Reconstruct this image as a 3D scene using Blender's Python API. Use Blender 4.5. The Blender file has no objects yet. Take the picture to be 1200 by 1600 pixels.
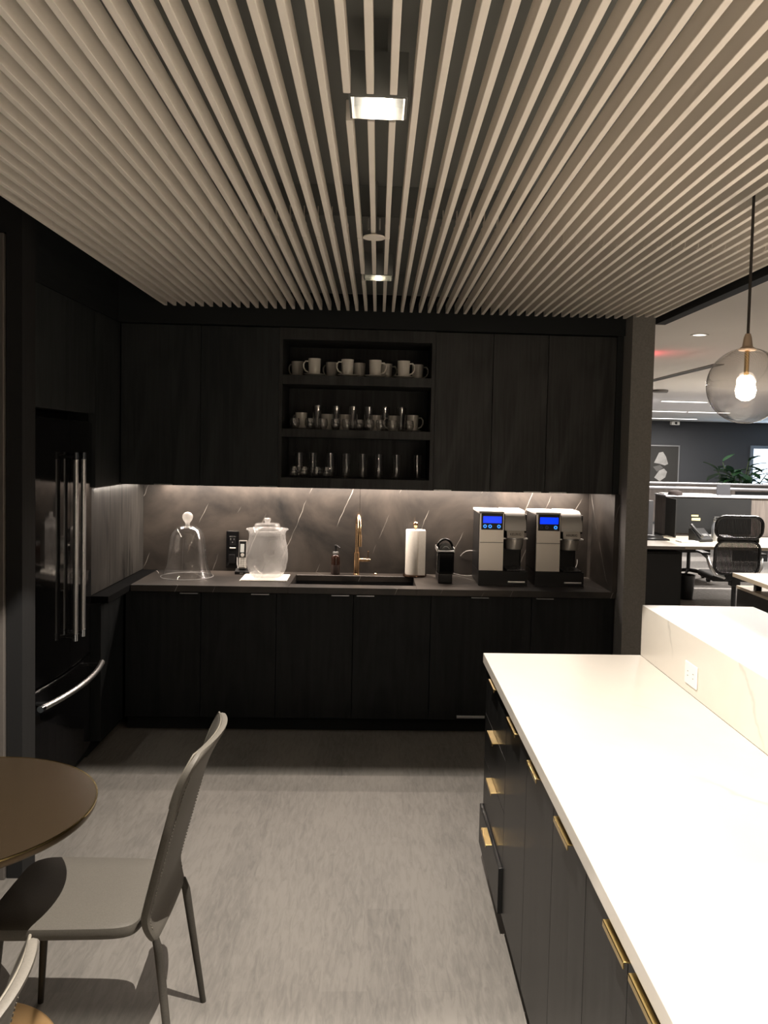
import bpy, bmesh, math, random
from mathutils import Vector, Matrix
random.seed(7)
PI = math.pi
sc = bpy.context.scene
COL = sc.collection

# ------------------------------------------------------------------ camera, exposure
sc.view_settings.view_transform = 'Standard'
sc.view_settings.look = 'None'
sc.view_settings.gamma = 1.0
sc.view_settings.use_curve_mapping = False
sc.view_settings.exposure = 0.0
try:
    sc.cycles.use_denoising = True
    sc.cycles.max_bounces = 10
    sc.cycles.transparent_max_bounces = 24
    sc.cycles.caustics_reflective = False
    sc.cycles.caustics_refractive = False
    sc.cycles.sample_clamp_indirect = 6.0
except Exception:
    pass

cam_data = bpy.data.cameras.new('camera')
cam = bpy.data.objects.new('camera', cam_data)
COL.objects.link(cam)
right = Vector((0.99899532, -0.03845761, 0.02300801))
down = Vector((0.02105626, -0.05040747, -0.99850675))
fwd = Vector((0.03955996, 0.99798803, -0.04954706))
m = Matrix((right, -down, -fwd)).transposed().to_4x4()
m.translation = (0, 0, 1.75)
cam.matrix_world = m
cam_data.sensor_fit = 'AUTO'
cam_data.sensor_width = 36.0
cam_data.lens = 1300.0 / 1600.0 * 36.0
cam_data.shift_x = (600 - 640.93) / 1600.0
cam_data.shift_y = -(800 - 765.77) / 1600.0
cam_data.clip_start = 0.05
cam_data.clip_end = 100
sc.camera = cam

# ------------------------------------------------------------------ world and lights
W = bpy.data.worlds.new('world')
sc.world = W
W.use_nodes = True
W.node_tree.nodes['Background'].inputs[0].default_value = (0.9, 0.95, 1.0, 1)
W.node_tree.nodes['Background'].inputs[1].default_value = 0.05

ZS = 2.552            # underside of the ceiling slats


def spot(name, loc, power, half_deg, color=(1, .86, .72), square=True, blend=.04, r=.02):
    d = bpy.data.lights.new(name, 'SPOT')
    d.energy = power; d.color = color; d.spot_size = math.radians(2 * half_deg)
    d.spot_blend = blend; d.use_square = square; d.shadow_soft_size = r
    o = bpy.data.objects.new(name, d); COL.objects.link(o); o.location = loc
    return o


def area(name, loc, sx, sy, power, color=(1, .86, .72), rot=(0, 0, 0), spread=180):
    d = bpy.data.lights.new(name, 'AREA')
    d.shape = 'RECTANGLE'; d.size = sx; d.size_y = sy; d.energy = power; d.color = color
    d.spread = math.radians(spread)
    o = bpy.data.objects.new(name, d); COL.objects.link(o); o.location = loc; o.rotation_euler = rot
    return o


def point(name, loc, power, color=(1, .91, .82), r=.0015):
    d = bpy.data.lights.new(name, 'POINT')
    d.energy = power; d.color = color; d.shadow_soft_size = r
    o = bpy.data.objects.new(name, d); COL.objects.link(o); o.location = loc
    return o


DOWN_Y = (2.015, 0.045, -1.93)     # the lit square downlights along the slats
P_DOWN = 405
for _y in DOWN_Y:
    point('downlight_lamp', (-.017, _y, ZS + .0678), P_DOWN)
point('downlight_lamp', (-.017, 3.98, ZS + .068), 9)
# led strips under the upper cabinets; the front one is added fill
area('under_cabinet_led_and_fill', (-.02, 5.43, 1.492), 2.82, .012, 21, color=(1, .84, .72))  # added front strip, brightens the towel roll and the brewer fronts
area('under_cabinet_led_and_fill', (-.02, 5.568, 1.492), 2.82, .012, 21, color=(1, .84, .72))
area('under_cabinet_led_and_fill', (-1.545, 5.08, 1.492), .012, .85, 1.6, color=(1, .9, .8))
# office lamps; the two linear ones without fixtures are added fill
spot('office_downlight_lamp', (2.247, 5.83, 2.57), 330, 50, square=False, blend=.3)
area('office_linear_and_fill_lamp', (4.6, 9.4, 2.575), 2.4, .10, 230, color=(1, .94, .88))  # added fill light out of view, no fixture here
area('office_linear_and_fill_lamp', (7.4, 9.4, 2.575), 2.4, .10, 300, color=(1, .94, .88))  # added fill light out of view, no fixture here either
area('office_linear_and_fill_lamp', (4.8, 13.0, 2.575), .65, .10, 100, color=(1, .93, .86))
area('office_linear_and_fill_lamp', (5.9, 15.95, 2.575), 1.3, .10, 150, color=(1, .93, .86))
area('office_linear_and_fill_lamp', (6.85, 19.1, 2.575), 1.0, .10, 60, color=(1, .93, .86))
area('office_window_light', (10.4, 20.55, 1.2), 2.0, 1.5, 55, color=(.55, .75, 1), rot=(-PI / 2, 0, 0))

# ------------------------------------------------------------------ materials
MATS = {}


def new_mat(name):
    mt = bpy.data.materials.new(name); mt.use_nodes = True
    MATS[name] = mt
    nt = mt.node_tree
    return mt, nt, nt.nodes['Principled BSDF']


def plain(name, col, rough=.5, metal=0., emit=None, es=0., spec=.5, coat=0.):
    mt, nt, b = new_mat(name)
    b.inputs['Base Color'].default_value = (*col, 1)
    b.inputs['Roughness'].default_value = rough
    b.inputs['Metallic'].default_value = metal
    b.inputs['Specular IOR Level'].default_value = spec
    b.inputs['Coat Weight'].default_value = coat
    if emit:
        b.inputs['Emission Color'].default_value = (*emit, 1)
        b.inputs['Emission Strength'].default_value = es
    # faint procedural unevenness of the finish
    n = nt.nodes.new('ShaderNodeTexNoise'); n.inputs['Scale'].default_value = 9
    mr = nt.nodes.new('ShaderNodeMapRange')
    mr.inputs['To Min'].default_value = max(0.02, rough * .9); mr.inputs['To Max'].default_value = min(1, rough * 1.1)
    nt.links.new(n.outputs['Fac'], mr.inputs['Value']); nt.links.new(mr.outputs['Result'], b.inputs['Roughness'])
    return mt


def N(nt, kind, **kw):
    n = nt.nodes.new(kind)
    for k, v in kw.items():
        if k in n.inputs.keys():
            n.inputs[k].default_value = v
        else:
            setattr(n, k, v)
    return n


def coords(nt, scale=(1, 1, 1), rot=(0, 0, 0), which='Object'):
    tc = nt.nodes.new('ShaderNodeTexCoord'); mp = nt.nodes.new('ShaderNodeMapping')
    mp.inputs['Scale'].default_value = scale; mp.inputs['Rotation'].default_value = rot
    nt.links.new(tc.outputs[which], mp.inputs['Vector'])
    return mp.outputs['Vector']


def ramp(nt, src, stops):
    r = nt.nodes.new('ShaderNodeValToRGB')
    e = r.color_ramp.elements
    while len(e) < len(stops): e.new(.5)
    for el, (p, c) in zip(e, stops):
        el.position = p; el.color = (*c, 1) if len(c) == 3 else c
    nt.links.new(src, r.inputs['Fac'])
    return r.outputs['Color']


def wood(name, dark, light, rough=.42, aniso=0., scale=1., bump=.15, spec=.5):
    mt, nt, b = new_mat(name)
    v = coords(nt, (38 * scale, 38 * scale, 1.6 * scale))
    n = N(nt, 'ShaderNodeTexNoise', Scale=1.0, Detail=6.0, Roughness=.62, Distortion=.4)
    nt.links.new(v, n.inputs['Vector'])
    v2 = coords(nt, (5 * scale, 5 * scale, .9 * scale))
    n2 = N(nt, 'ShaderNodeTexNoise', Scale=1.0, Detail=3.0, Distortion=1.6)
    nt.links.new(v2, n2.inputs['Vector'])
    w = N(nt, 'ShaderNodeMath', operation='MULTIPLY'); w.inputs[1].default_value = 14.0
    nt.links.new(n2.outputs['Fac'], w.inputs[0])
    sn = N(nt, 'ShaderNodeMath', operation='SINE'); nt.links.new(w.outputs[0], sn.inputs[0])
    ad = N(nt, 'ShaderNodeMath', operation='MULTIPLY_ADD'); ad.inputs[1].default_value = .14
    nt.links.new(sn.outputs[0], ad.inputs[0]); nt.links.new(n.outputs['Fac'], ad.inputs[2])
    c = ramp(nt, ad.outputs[0], [(.3, dark), (.72, light)])
    nt.links.new(c, b.inputs['Base Color'])
    b.inputs['Roughness'].default_value = rough
    b.inputs['Specular IOR Level'].default_value = spec
    bp = N(nt, 'ShaderNodeBump', Strength=bump, Distance=.004)
    nt.links.new(ad.outputs[0], bp.inputs['Height']); nt.links.new(bp.outputs['Normal'], b.inputs['Normal'])
    if aniso:
        b.inputs['Anisotropic'].default_value = aniso
        t = nt.nodes.new('ShaderNodeTangent'); t.direction_type = 'RADIAL'; t.axis = 'Z'
        nt.links.new(t.outputs['Tangent'], b.inputs['Tangent'])
    return mt


def marble(name, base, cloud, vein, rough, vscale=4., width=.012, vein_amt=.6, slant=(1, .5, -.42), waver=.10, cloud_scale=2.2, mask=(.5, .62), mscale=3.2):
    mt, nt, b = new_mat(name)
    v = coords(nt, (1, 1, 1))
    n = N(nt, 'ShaderNodeTexNoise', Scale=cloud_scale, Detail=7.0, Roughness=.6, Distortion=.6)
    nt.links.new(v, n.inputs['Vector'])
    c = ramp(nt, n.outputs['Fac'], [(.35, base), (.68, cloud)])
    # veins: thin slanting lines at random spacing, gently wavering, broken up by a mask
    sx = nt.nodes.new('ShaderNodeVectorMath'); sx.operation = 'DOT_PRODUCT'
    sx.inputs[1].default_value = slant
    nt.links.new(v, sx.inputs[0])
    dn = N(nt, 'ShaderNodeTexNoise', Scale=2.6, Detail=5.0)
    nt.links.new(v, dn.inputs['Vector'])
    wv = N(nt, 'ShaderNodeMath', operation='MULTIPLY_ADD'); wv.inputs[1].default_value = waver
    nt.links.new(dn.outputs['Fac'], wv.inputs[0]); nt.links.new(sx.outputs['Value'], wv.inputs[2])
    vo = N(nt, 'ShaderNodeTexVoronoi', voronoi_dimensions='1D', feature='DISTANCE_TO_EDGE', Scale=vscale)
    nt.links.new(wv.outputs[0], vo.inputs['W'])
    f = ramp(nt, vo.outputs['Distance'], [(0, (1, 1, 1)), (width, (0, 0, 0))])
    mk = N(nt, 'ShaderNodeTexNoise', Scale=mscale, Detail=2.0)
    nt.links.new(v, mk.inputs['Vector'])
    mf = ramp(nt, mk.outputs['Fac'], [(mask[0], (0, 0, 0)), (mask[1], (vein_amt,) * 3)])
    mu = N(nt, 'ShaderNodeMix', data_type='RGBA', blend_type='MULTIPLY'); mu.inputs[0].default_value = 1
    nt.links.new(f, mu.inputs[6]); nt.links.new(mf, mu.inputs[7])
    out = N(nt, 'ShaderNodeMix', data_type='RGBA')
    nt.links.new(mu.outputs[2], out.inputs[0]); nt.links.new(c, out.inputs[6]); out.inputs[7].default_value = (*vein, 1)
    nt.links.new(out.outputs[2], b.inputs['Base Color'])
    b.inputs['Roughness'].default_value = rough
    return mt


def thin_glass(name, tint=(.96, .97, .97), rough=.02, fres=1.45, add=0., haze=None, haze_amt=0.):
    mt = bpy.data.materials.new(name); mt.use_nodes = True; MATS[name] = mt
    nt = mt.node_tree; nt.nodes.remove(nt.nodes['Principled BSDF'])
    out = nt.nodes['Material Output']
    tr = N(nt, 'ShaderNodeBsdfTransparent'); tr.inputs['Color'].default_value = (*tint, 1)
    gl = N(nt, 'ShaderNodeBsdfGlossy', Roughness=rough)
    lw = N(nt, 'ShaderNodeLayerWeight', Blend=.42)
    mr = N(nt, 'ShaderNodeMapRange'); mr.inputs['To Min'].default_value = .05 + add; mr.inputs['To Max'].default_value = .95
    pw = N(nt, 'ShaderNodeMath', operation='POWER'); pw.inputs[1].default_value = 2.2
    nt.links.new(lw.outputs['Facing'], pw.inputs[0]); nt.links.new(pw.outputs[0], mr.inputs['Value'])
    mx = N(nt, 'ShaderNodeMixShader')
    nt.links.new(mr.outputs['Result'], mx.inputs[0]); nt.links.new(tr.outputs[0], mx.inputs[1]); nt.links.new(gl.outputs[0], mx.inputs[2])
    last = mx.outputs[0]
    if haze:
        df = N(nt, 'ShaderNodeBsdfDiffuse'); df.inputs['Color'].default_value = (*haze, 1)
        tl_ = N(nt, 'ShaderNodeBsdfTranslucent'); tl_.inputs['Color'].default_value = (*haze, 1)
        hz = N(nt, 'ShaderNodeMixShader'); hz.inputs[0].default_value = .5
        nt.links.new(df.outputs[0], hz.inputs[1]); nt.links.new(tl_.outputs[0], hz.inputs[2]); df = hz
        ns = N(nt, 'ShaderNodeTexNoise', Scale=5.0, Detail=3.0)
        nt.links.new(coords(nt), ns.inputs['Vector'])
        m2 = N(nt, 'ShaderNodeMapRange'); m2.inputs['From Min'].default_value = .38; m2.inputs['From Max'].default_value = .64
        m2.inputs['To Min'].default_value = haze_amt * .35; m2.inputs['To Max'].default_value = haze_amt
        nt.links.new(ns.outputs['Fac'], m2.inputs['Value'])
        mm = N(nt, 'ShaderNodeMixShader')
        nt.links.new(m2.outputs['Result'], mm.inputs[0]); nt.links.new(last, mm.inputs[1]); nt.links.new(df.outputs[0], mm.inputs[2])
        last = mm.outputs[0]
    nt.links.new(last, out.inputs['Surface'])
    return mt


def floor_wood():
    mt, nt, b = new_mat('floor_wood')
    v = coords(nt, (1, 1, 1), (0, 0, PI / 2))
    br = N(nt, 'ShaderNodeTexBrick', offset=.37, Scale=1.0)
    br.inputs['Color1'].default_value = (.2, .2, .2, 1); br.inputs['Color2'].default_value = (.8, .8, .8, 1)
    br.inputs['Mortar'].default_value = (.3, .3, .3, 1)
    br.inputs['Mortar Size'].default_value = .0012; br.inputs['Bias'].default_value = 0
    br.inputs['Brick Width'].default_value = 1.3; br.inputs['Row Height'].default_value = .155
    nt.links.new(v, br.inputs['Vector'])
    vg = coords(nt, (55, 9, 30))
    g = N(nt, 'ShaderNodeTexNoise', Scale=1.0, Detail=7.0, Roughness=.65, Distortion=.8)
    nt.links.new(vg, g.inputs['Vector'])
    vb = coords(nt, (2.2, 1.1, 1))
    g2 = N(nt, 'ShaderNodeTexNoise', Scale=1.6, Detail=4.0)
    nt.links.new(vb, g2.inputs['Vector'])
    a = N(nt, 'ShaderNodeMath', operation='MULTIPLY_ADD'); a.inputs[1].default_value = .22
    nt.links.new(br.outputs['Color'], a.inputs[0]); nt.links.new(g.outputs['Fac'], a.inputs[2])
    a2 = N(nt, 'ShaderNodeMath', operation='MULTIPLY_ADD'); a2.inputs[1].default_value = .5
    nt.links.new(g2.outputs['Fac'], a2.inputs[0]); nt.links.new(a.outputs[0], a2.inputs[2])
    c = ramp(nt, a2.outputs[0], [(.45, (.120, .114, .104)), (1.15, (.245, .229, .205))])
    nt.links.new(c, b.inputs['Base Color'])
    b.inputs['Roughness'].default_value = .5
    bp = N(nt, 'ShaderNodeBump', Strength=.12, Distance=.003)
    nt.links.new(g.outputs['Fac'], bp.inputs['Height']); nt.links.new(bp.outputs['Normal'], b.inputs['Normal'])
    return mt


def speckle(name, c1, c2, scale=60, rough=.9, bump=.1, spec=.5):
    mt, nt, b = new_mat(name)
    b.inputs['Specular IOR Level'].default_value = spec
    v = coords(nt)
    n = N(nt, 'ShaderNodeTexNoise', Scale=scale, Detail=4.0, Roughness=.7)
    nt.links.new(v, n.inputs['Vector'])
    c = ramp(nt, n.outputs['Fac'], [(.3, c1), (.7, c2)])
    nt.links.new(c, b.inputs['Base Color']); b.inputs['Roughness'].default_value = rough
    bp = N(nt, 'ShaderNodeBump', Strength=bump, Distance=.002)
    nt.links.new(n.outputs['Fac'], bp.inputs['Height']); nt.links.new(bp.outputs['Normal'], b.inputs['Normal'])
    return mt


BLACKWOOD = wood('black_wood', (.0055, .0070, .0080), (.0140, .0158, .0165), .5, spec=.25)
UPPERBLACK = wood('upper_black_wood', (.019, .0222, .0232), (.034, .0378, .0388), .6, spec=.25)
GREYWOOD = wood('black_wood_satin', (.0055, .0058, .0057), (.0165, .0165, .016), .27, aniso=.85, bump=.1, spec=.24)
PANELWOOD = wood('panel_wood', (.012, .0125, .012), (.06, .057, .052), .4)
MATTEBLACK = plain('matte_black', (.017, .0195, .0202), .7, spec=.2)
BLACKCEIL = plain('black_ceiling', (.215, .225, .222), .9)
GLOSSBLACK = plain('gloss_black', (.006, .006, .0065), .07)
BLACKPLASTIC = plain('black_plastic', (.009, .009, .0095), .35)
SATINBLACK = plain('satin_black', (.012, .0125, .013), .28)
WALLGREY = speckle('wall_fabric_grey', (.205, .198, .188), (.27, .26, .245), 90)
WALLDARK = plain('wall_dark_paint', (.013, .0133, .0135), .7, spec=.3)
DOORBROWN = wood('door_brown', (.035, .022, .015), (.07, .043, .03), .5)
FRAMEMETAL = plain('door_frame_metal', (.16, .145, .13), .45, .3)
SLAT = plain('slat_paint', (.90, .845, .77), .55)
MARBLEB = marble('black_marble', (.010, .010, .010), (.078, .066, .056), (.55, .52, .47), .38, vscale=3.9, width=.010, vein_amt=.75, cloud_scale=1.8, mask=(.48, .56))
MARBLEW = marble('white_marble', (.57, .53, .465), (.62, .585, .52), (.36, .34, .30), .32, vscale=2.4, width=.03, vein_amt=.6, slant=(.8, .5, -.3), waver=.35, cloud_scale=1.3, mask=(.50, .62), mscale=1.6)
FLOORW = floor_wood()
CARPET = speckle('carpet_grey', (.18, .17, .16), (.34, .32, .30), 25, .95, .3)
BRASS = plain('brass', (.80, .55, .27), .22, 1.0)
BRASSGOLD = plain('gold_brass', (.88, .66, .28), .16, 1.0)
COPPER = plain('champagne_bronze', (.78, .52, .30), .2, 1.0)
CHROME = plain('brushed_steel', (.72, .72, .72), .34, 1.0)
CHROMECAP = plain('polished_steel', (.8, .84, .88), .08, 1.0)
SILVER = plain('silver_plastic', (.55, .52, .48), .3, .6)
SILVERBRIGHT = plain('silver_top', (.70, .68, .65), .45, .1)
CHAMPAGNE = plain('champagne_panel', (.86, .80, .72), .34, .75)
LEATHER = speckle('taupe_leather', (.106, .098, .083), (.136, .125, .106), 260, .5, .08, spec=.25)
LEATHERDARK = speckle('dark_leather', (.05, .046, .039), (.07, .064, .054), 260, .5, .06, spec=.25)
PIPING = plain('leather_piping', (.17, .155, .125), .4)
TABLETOP = plain('bronze_table_top', (.085, .060, .036), .24, .6)
WHITECER = plain('white_ceramic', (.86, .83, .77), .12)
GLASS = thin_glass('clear_glass', (.97, .97, .97), .05, add=.06)
GLASSDOME = thin_glass('dome_glass', (.97, .97, .97), .06, add=.05, haze=(.9, .9, .88), haze_amt=.025)
GLASSJAR = thin_glass('dewy_glass', (.94, .94, .94), .08, haze=(.85, .84, .82), haze_amt=.33)
GLASSSMOKE = thin_glass('smoked_glass', (.86, .84, .82), .02)
PAPER = plain('white_paper', (.84, .82, .76), .9)
TOWEL = speckle('paper_towel', (.78, .74, .66), (.86, .82, .74), 70, .95, .25)
AMBER = plain('amber_bottle', (.028, .012, .008), .12)
WHITEPAINT = plain('white_paint', (.62, .60, .57), .8)
OFFCEIL = plain('office_ceiling_paint', (.80, .78, .75), .9)
WHITEPLASTIC = plain('white_plastic', (.75, .73, .68), .4)
SCREENBLUE = plain('blue_screen', (.0, .0, .05), .2, emit=(.0, .03, 1.0), es=1.6)
RINGBLUE = plain('blue_button', (.0, .02, .1), .3, emit=(.03, .25, 1.0), es=2.2)
BTNDARK = plain('button_dark', (.02, .02, .05), .3)
DARKTEXT = plain('dark_lettering', (.05, .045, .04), .5)
LENS = plain('lamp_lens', (.9, .9, .9), .4, emit=(1, .9, .78), es=2.2)
LENSDIM = plain('lamp_lens_dim', (.8, .8, .75), .4, emit=(1, .93, .82), es=.35)
REFLECTOR = plain('reflector', (.80, .79, .73), .07, 1.0)
BULB = plain('bulb_glow', (1, .9, .8), .4, emit=(1, .80, .60), es=55)
def glow_glass():
    mt = bpy.data.materials.new('bulb_glass'); mt.use_nodes = True
    nt = mt.node_tree; nt.nodes.remove(nt.nodes['Principled BSDF'])
    tr = N(nt, 'ShaderNodeBsdfTransparent'); em = N(nt, 'ShaderNodeEmission', Strength=30.0)
    em.inputs['Color'].default_value = (1, .82, .64, 1)
    mx = N(nt, 'ShaderNodeMixShader'); mx.inputs[0].default_value = .3
    nt.links.new(tr.outputs[0], mx.inputs[1]); nt.links.new(em.outputs[0], mx.inputs[2])
    nt.links.new(mx.outputs[0], nt.nodes['Material Output'].inputs['Surface'])
    return mt


BULBGLASS = glow_glass()
TUBE = plain('linear_lens', (.9, .9, .9), .4, emit=(1, .96, .92), es=3.2)
REDGLOW = plain('red_sign_glow', (.3, 0, 0), .4, emit=(1, .02, .06), es=6)
CORDBLACK = plain('black_cord', (.02, .015, .012), .6)
CORDGREY = plain('pale_cord', (.35, .34, .32), .5)
WINDOWGLOW = plain('window_daylight', (.8, .9, 1), .3, emit=(.72, .86, 1.0), es=3.0)
DESKOAK = plain('desk_oak', (.42, .37, .29), .45)
DESKTAUPE = plain('desk_taupe', (.19, .17, .145), .5)
GREYPANEL = wood('grey_oak_panel', (.085, .072, .064), (.14, .12, .108), .6)
DARKPANEL = plain('dark_panel', (.014, .0145, .015), .7, spec=.2)
PEDESTAL = plain('pedestal_charcoal', (.026, .026, .025), .7, spec=.2)
WHITEEDGE = plain('white_ledge', (.42, .42, .45), .5)
STEELBLUE = plain('steel_bottle', (.34, .36, .39), .35, .6)
LEAF = speckle('leaf_green', (.012, .045, .018), (.035, .10, .035), 6, .4, .05)
PICBG = plain('picture_ground', (.045, .043, .040), .7)
PICROCK = speckle('picture_rock', (.33, .32, .31), (.6, .59, .57), 3, .8, .3)
FRAMESILVER = plain('frame_silver', (.42, .42, .43), .35, .5)
OFFWALL = plain('office_wall_charcoal', (.070, .073, .081), .75)
STICKY = plain('yellow_note', (.75, .68, .32), .8)
MESHGREY = plain('chair_mesh', (.03, .029, .028), .7, spec=.2)

# ------------------------------------------------------------------ mesh helpers


class MB:
    """collects shapes into one bmesh; link() makes ONE mesh object of them"""

    def __init__(s):
        s.bm = bmesh.new()

    def box(s, x0, x1, y0, y1, z0, z1, bev=0., seg=2):
        t = bmesh.new()
        bmesh.ops.create_cube(t, size=1)
        for v in t.verts:
            v.co = Vector((x0 + (v.co.x + .5) * (x1 - x0), y0 + (v.co.y + .5) * (y1 - y0), z0 + (v.co.z + .5) * (z1 - z0)))
        if bev > 0:
            bmesh.ops.bevel(t, geom=t.edges[:], offset=bev, segments=seg, affect='EDGES', profile=.6)
        return s._merge(t)

    def _merge(s, t):
        mp = {}
        for v in t.verts: mp[v] = s.bm.verts.new(v.co)
        for f in t.faces:
            try:
                nf = s.bm.faces.new([mp[v] for v in f.verts]); nf.smooth = f.smooth
            except ValueError:
                pass
        t.free()
        return s

    def lathe(s, prof, c=(0, 0, 0), n=32, closed=False, axis='z', smooth=True):
        rings = []
        for r, h in prof:
            ring = []
            for k in range(n):
                a = 2 * PI * k / n
                p = (r * math.cos(a), r * math.sin(a), h)
                if axis == 'y': p = (p[0], p[2], p[1])
                if axis == 'x': p = (p[2], p[0], p[1])
                ring.append(s.bm.verts.new((c[0] + p[0], c[1] + p[1], c[2] + p[2])))
            rings.append(ring)
        pairs = list(zip(rings[:-1], rings[1:]))
        if closed: pairs.append((rings[-1], rings[0]))
        for a, b in pairs:
            for k in range(n):
                f = s.bm.faces.new((a[k], a[(k + 1) % n], b[(k + 1) % n], b[k])); f.smooth = smooth
        return s

    def solid(s, prof, c=(0, 0, 0), n=32, axis='z', smooth=True):
        """lathe with end caps"""
        e = 1e-5
        p = list(prof)
        if p[0][0] > e: p = [(e, p[0][1])] + p
        if p[-1][0] > e: p = p + [(e, p[-1][1])]
        return s.lathe(p, c, n, False, axis, smooth)

    def tube(s, pts, r, n=10, cap=True, smooth=True):
        pts = [Vector(p) for p in pts]
        rs = r if isinstance(r, (list, tuple)) else [r] * len(pts)
        rings = []
        prev = None
        for i, p in enumerate(pts):
            d = (pts[min(i + 1, len(pts) - 1)] - pts[max(i - 1, 0)]).normalized()
            if prev is None:
                u = d.cross(Vector((0, 0, 1)))
                if u.length < 1e-3: u = d.cross(Vector((1, 0, 0)))
            else:
                u = prev - d * prev.dot(d)
            u.normalize(); w = d.cross(u); prev = u
            rings.append([s.bm.verts.new(p + rs[i] * (u * math.cos(2 * PI * k / n) + w * math.sin(2 * PI * k / n))) for k in range(n)])
        for a, b in zip(rings[:-1], rings[1:]):
            for k in range(n):
                f = s.bm.faces.new((a[k], a[(k + 1) % n], b[(k + 1) % n], b[k])); f.smooth = smooth
        if cap:
            s.bm.faces.new(rings[0][::-1]); s.bm.faces.new(rings[-1])
        return s

    def loop(s, pts, r, n=8):
        """closed tube"""
        pts = [Vector(p) for p in pts]; m_ = len(pts); rings = []
        nrm = sum(((pts[i] - pts[0]).cross(pts[(i + 1) % m_] - pts[0]) for i in range(1, m_ - 1)), Vector()).normalized()
        for i, p in enumerate(pts):
            d = (pts[(i + 1) % m_] - pts[i - 1]).normalized()
            u = nrm; w = d.cross(u).normalized()
            rings.append([s.bm.verts.new(p + r * (u * math.cos(2 * PI * k / n) + w * math.sin(2 * PI * k / n))) for k in range(n)])
        for i in range(m_):
            a, b = rings[i], rings[(i + 1) % m_]
            for k in range(n):
                f = s.bm.faces.new((a[k], a[(k + 1) % n], b[(k + 1) % n], b[k])); f.smooth = True
        return s

    def prism(s, pts, a, b, axis='x'):
        """extrude a 2-D outline (list of pairs) along an axis from a to b"""
        def P(q, t):
            return {'x': (t, q[0], q[1]), 'y': (q[0], t, q[1]), 'z': (q[0], q[1], t)}[axis]
        A = [s.bm.verts.new(P(q, a)) for q in pts]; B = [s.bm.verts.new(P(q, b)) for q in pts]
        n = len(pts)
        s.bm.faces.new(A); s.bm.faces.new(B[::-1])
        for k in range(n): s.bm.faces.new((A[k], A[(k + 1) % n], B[(k + 1) % n], B[k]))
        return s

    def grid(s, fn, nu, nv, closed_u=False, smooth=True):
        V = [[s.bm.verts.new(fn(i / nu, j / nv)) for i in range(nu + (0 if closed_u else 1))] for j in range(nv + 1)]
        for j in range(nv):
            for i in range(nu):
                i2 = (i + 1) % len(V[0])
                f = s.bm.faces.new((V[j][i], V[j][i2], V[j + 1][i2], V[j + 1][i])); f.smooth = smooth
        return V

    def shift(s, d):
        bmesh.ops.translate(s.bm, verts=s.bm.verts[:], vec=d)
        return s

    def link(s, name, mat, parent=None, loc=(0, 0, 0), subsurf=0, rotz=0., recalc=True):
        if recalc: bmesh.ops.recalc_face_normals(s.bm, faces=s.bm.faces[:])
        for e in s.bm.edges:
            if len(e.link_faces) == 2 and e.calc_face_angle(0) > .7: e.smooth = False
        me = bpy.data.meshes.new(name); s.bm.to_mesh(me); s.bm.free()
        me.materials.append(mat)
        o = bpy.data.objects.new(name, me); COL.objects.link(o)
        o.location = loc; o.rotation_euler = (0, 0, rotz)
        if parent: o.parent = parent
        if subsurf:
            md = o.modifiers.new('subsurf', 'SUBSURF'); md.levels = subsurf; md.render_levels = subsurf
        return o


def tag(o, label, cat, group=None):
    o['label'] = label; o['category'] = cat
    if group: o['group'] = group
    return o


def thing(name, label, cat, loc=(0, 0, 0), rotz=0., group=None):
    o = bpy.data.objects.new(name, None); COL.objects.link(o)
    o.location = loc; o.rotation_euler = (0, 0, rotz); o.empty_display_size = .05
    return tag(o, label, cat, group)


def struct(name, mb, mat, parent=None, loc=(0, 0, 0), label=None):
    o = mb.link(name, mat, parent, loc)
    if not parent: o['kind'] = 'structure'
    if label: o['label'] = label
    return o


def dup(root, loc, label, rotz=None, group=None):
    r = root.copy(); COL.objects.link(r); r.location = loc
    if rotz is not None: r.rotation_euler = (0, 0, rotz)
    r['label'] = label
    if group: r['group'] = group
    for ch in list(root.children):
        c = ch.copy(); COL.objects.link(c); c.parent = r
        for g in list(ch.children):
            d = g.copy(); COL.objects.link(d); d.parent = c
    return r


def lettering(text, size, mat, parent, loc, rot, depth=.0012):
    cu = bpy.data.curves.new('lettering', 'FONT'); cu.body = text; cu.size = size
    cu.extrude = depth / 2; cu.align_x = 'CENTER'; cu.align_y = 'CENTER'
    t = bpy.data.objects.new('lettering_source', cu); COL.objects.link(t)
    dg = bpy.context.evaluated_depsgraph_get(); dg.update()
    me = bpy.data.meshes.new_from_object(t.evaluated_get(dg))
    bpy.data.objects.remove(t); bpy.data.curves.remove(cu)
    me.materials.clear(); me.materials.append(mat)
    o = bpy.data.objects.new('lettering', me); COL.objects.link(o)
    o.location = loc; o.rotation_euler = rot
    if parent: o.parent = parent
    return o


ORD = ['leftmost', 'second from left', 'third from left', 'fourth from left', 'fifth from left', 'sixth from left',
       'seventh from left', 'eighth from left', 'ninth from left', 'tenth from left', 'eleventh from left']


def ordw(i, n):
    return 'rightmost' if i == n - 1 else ORD[i]


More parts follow.
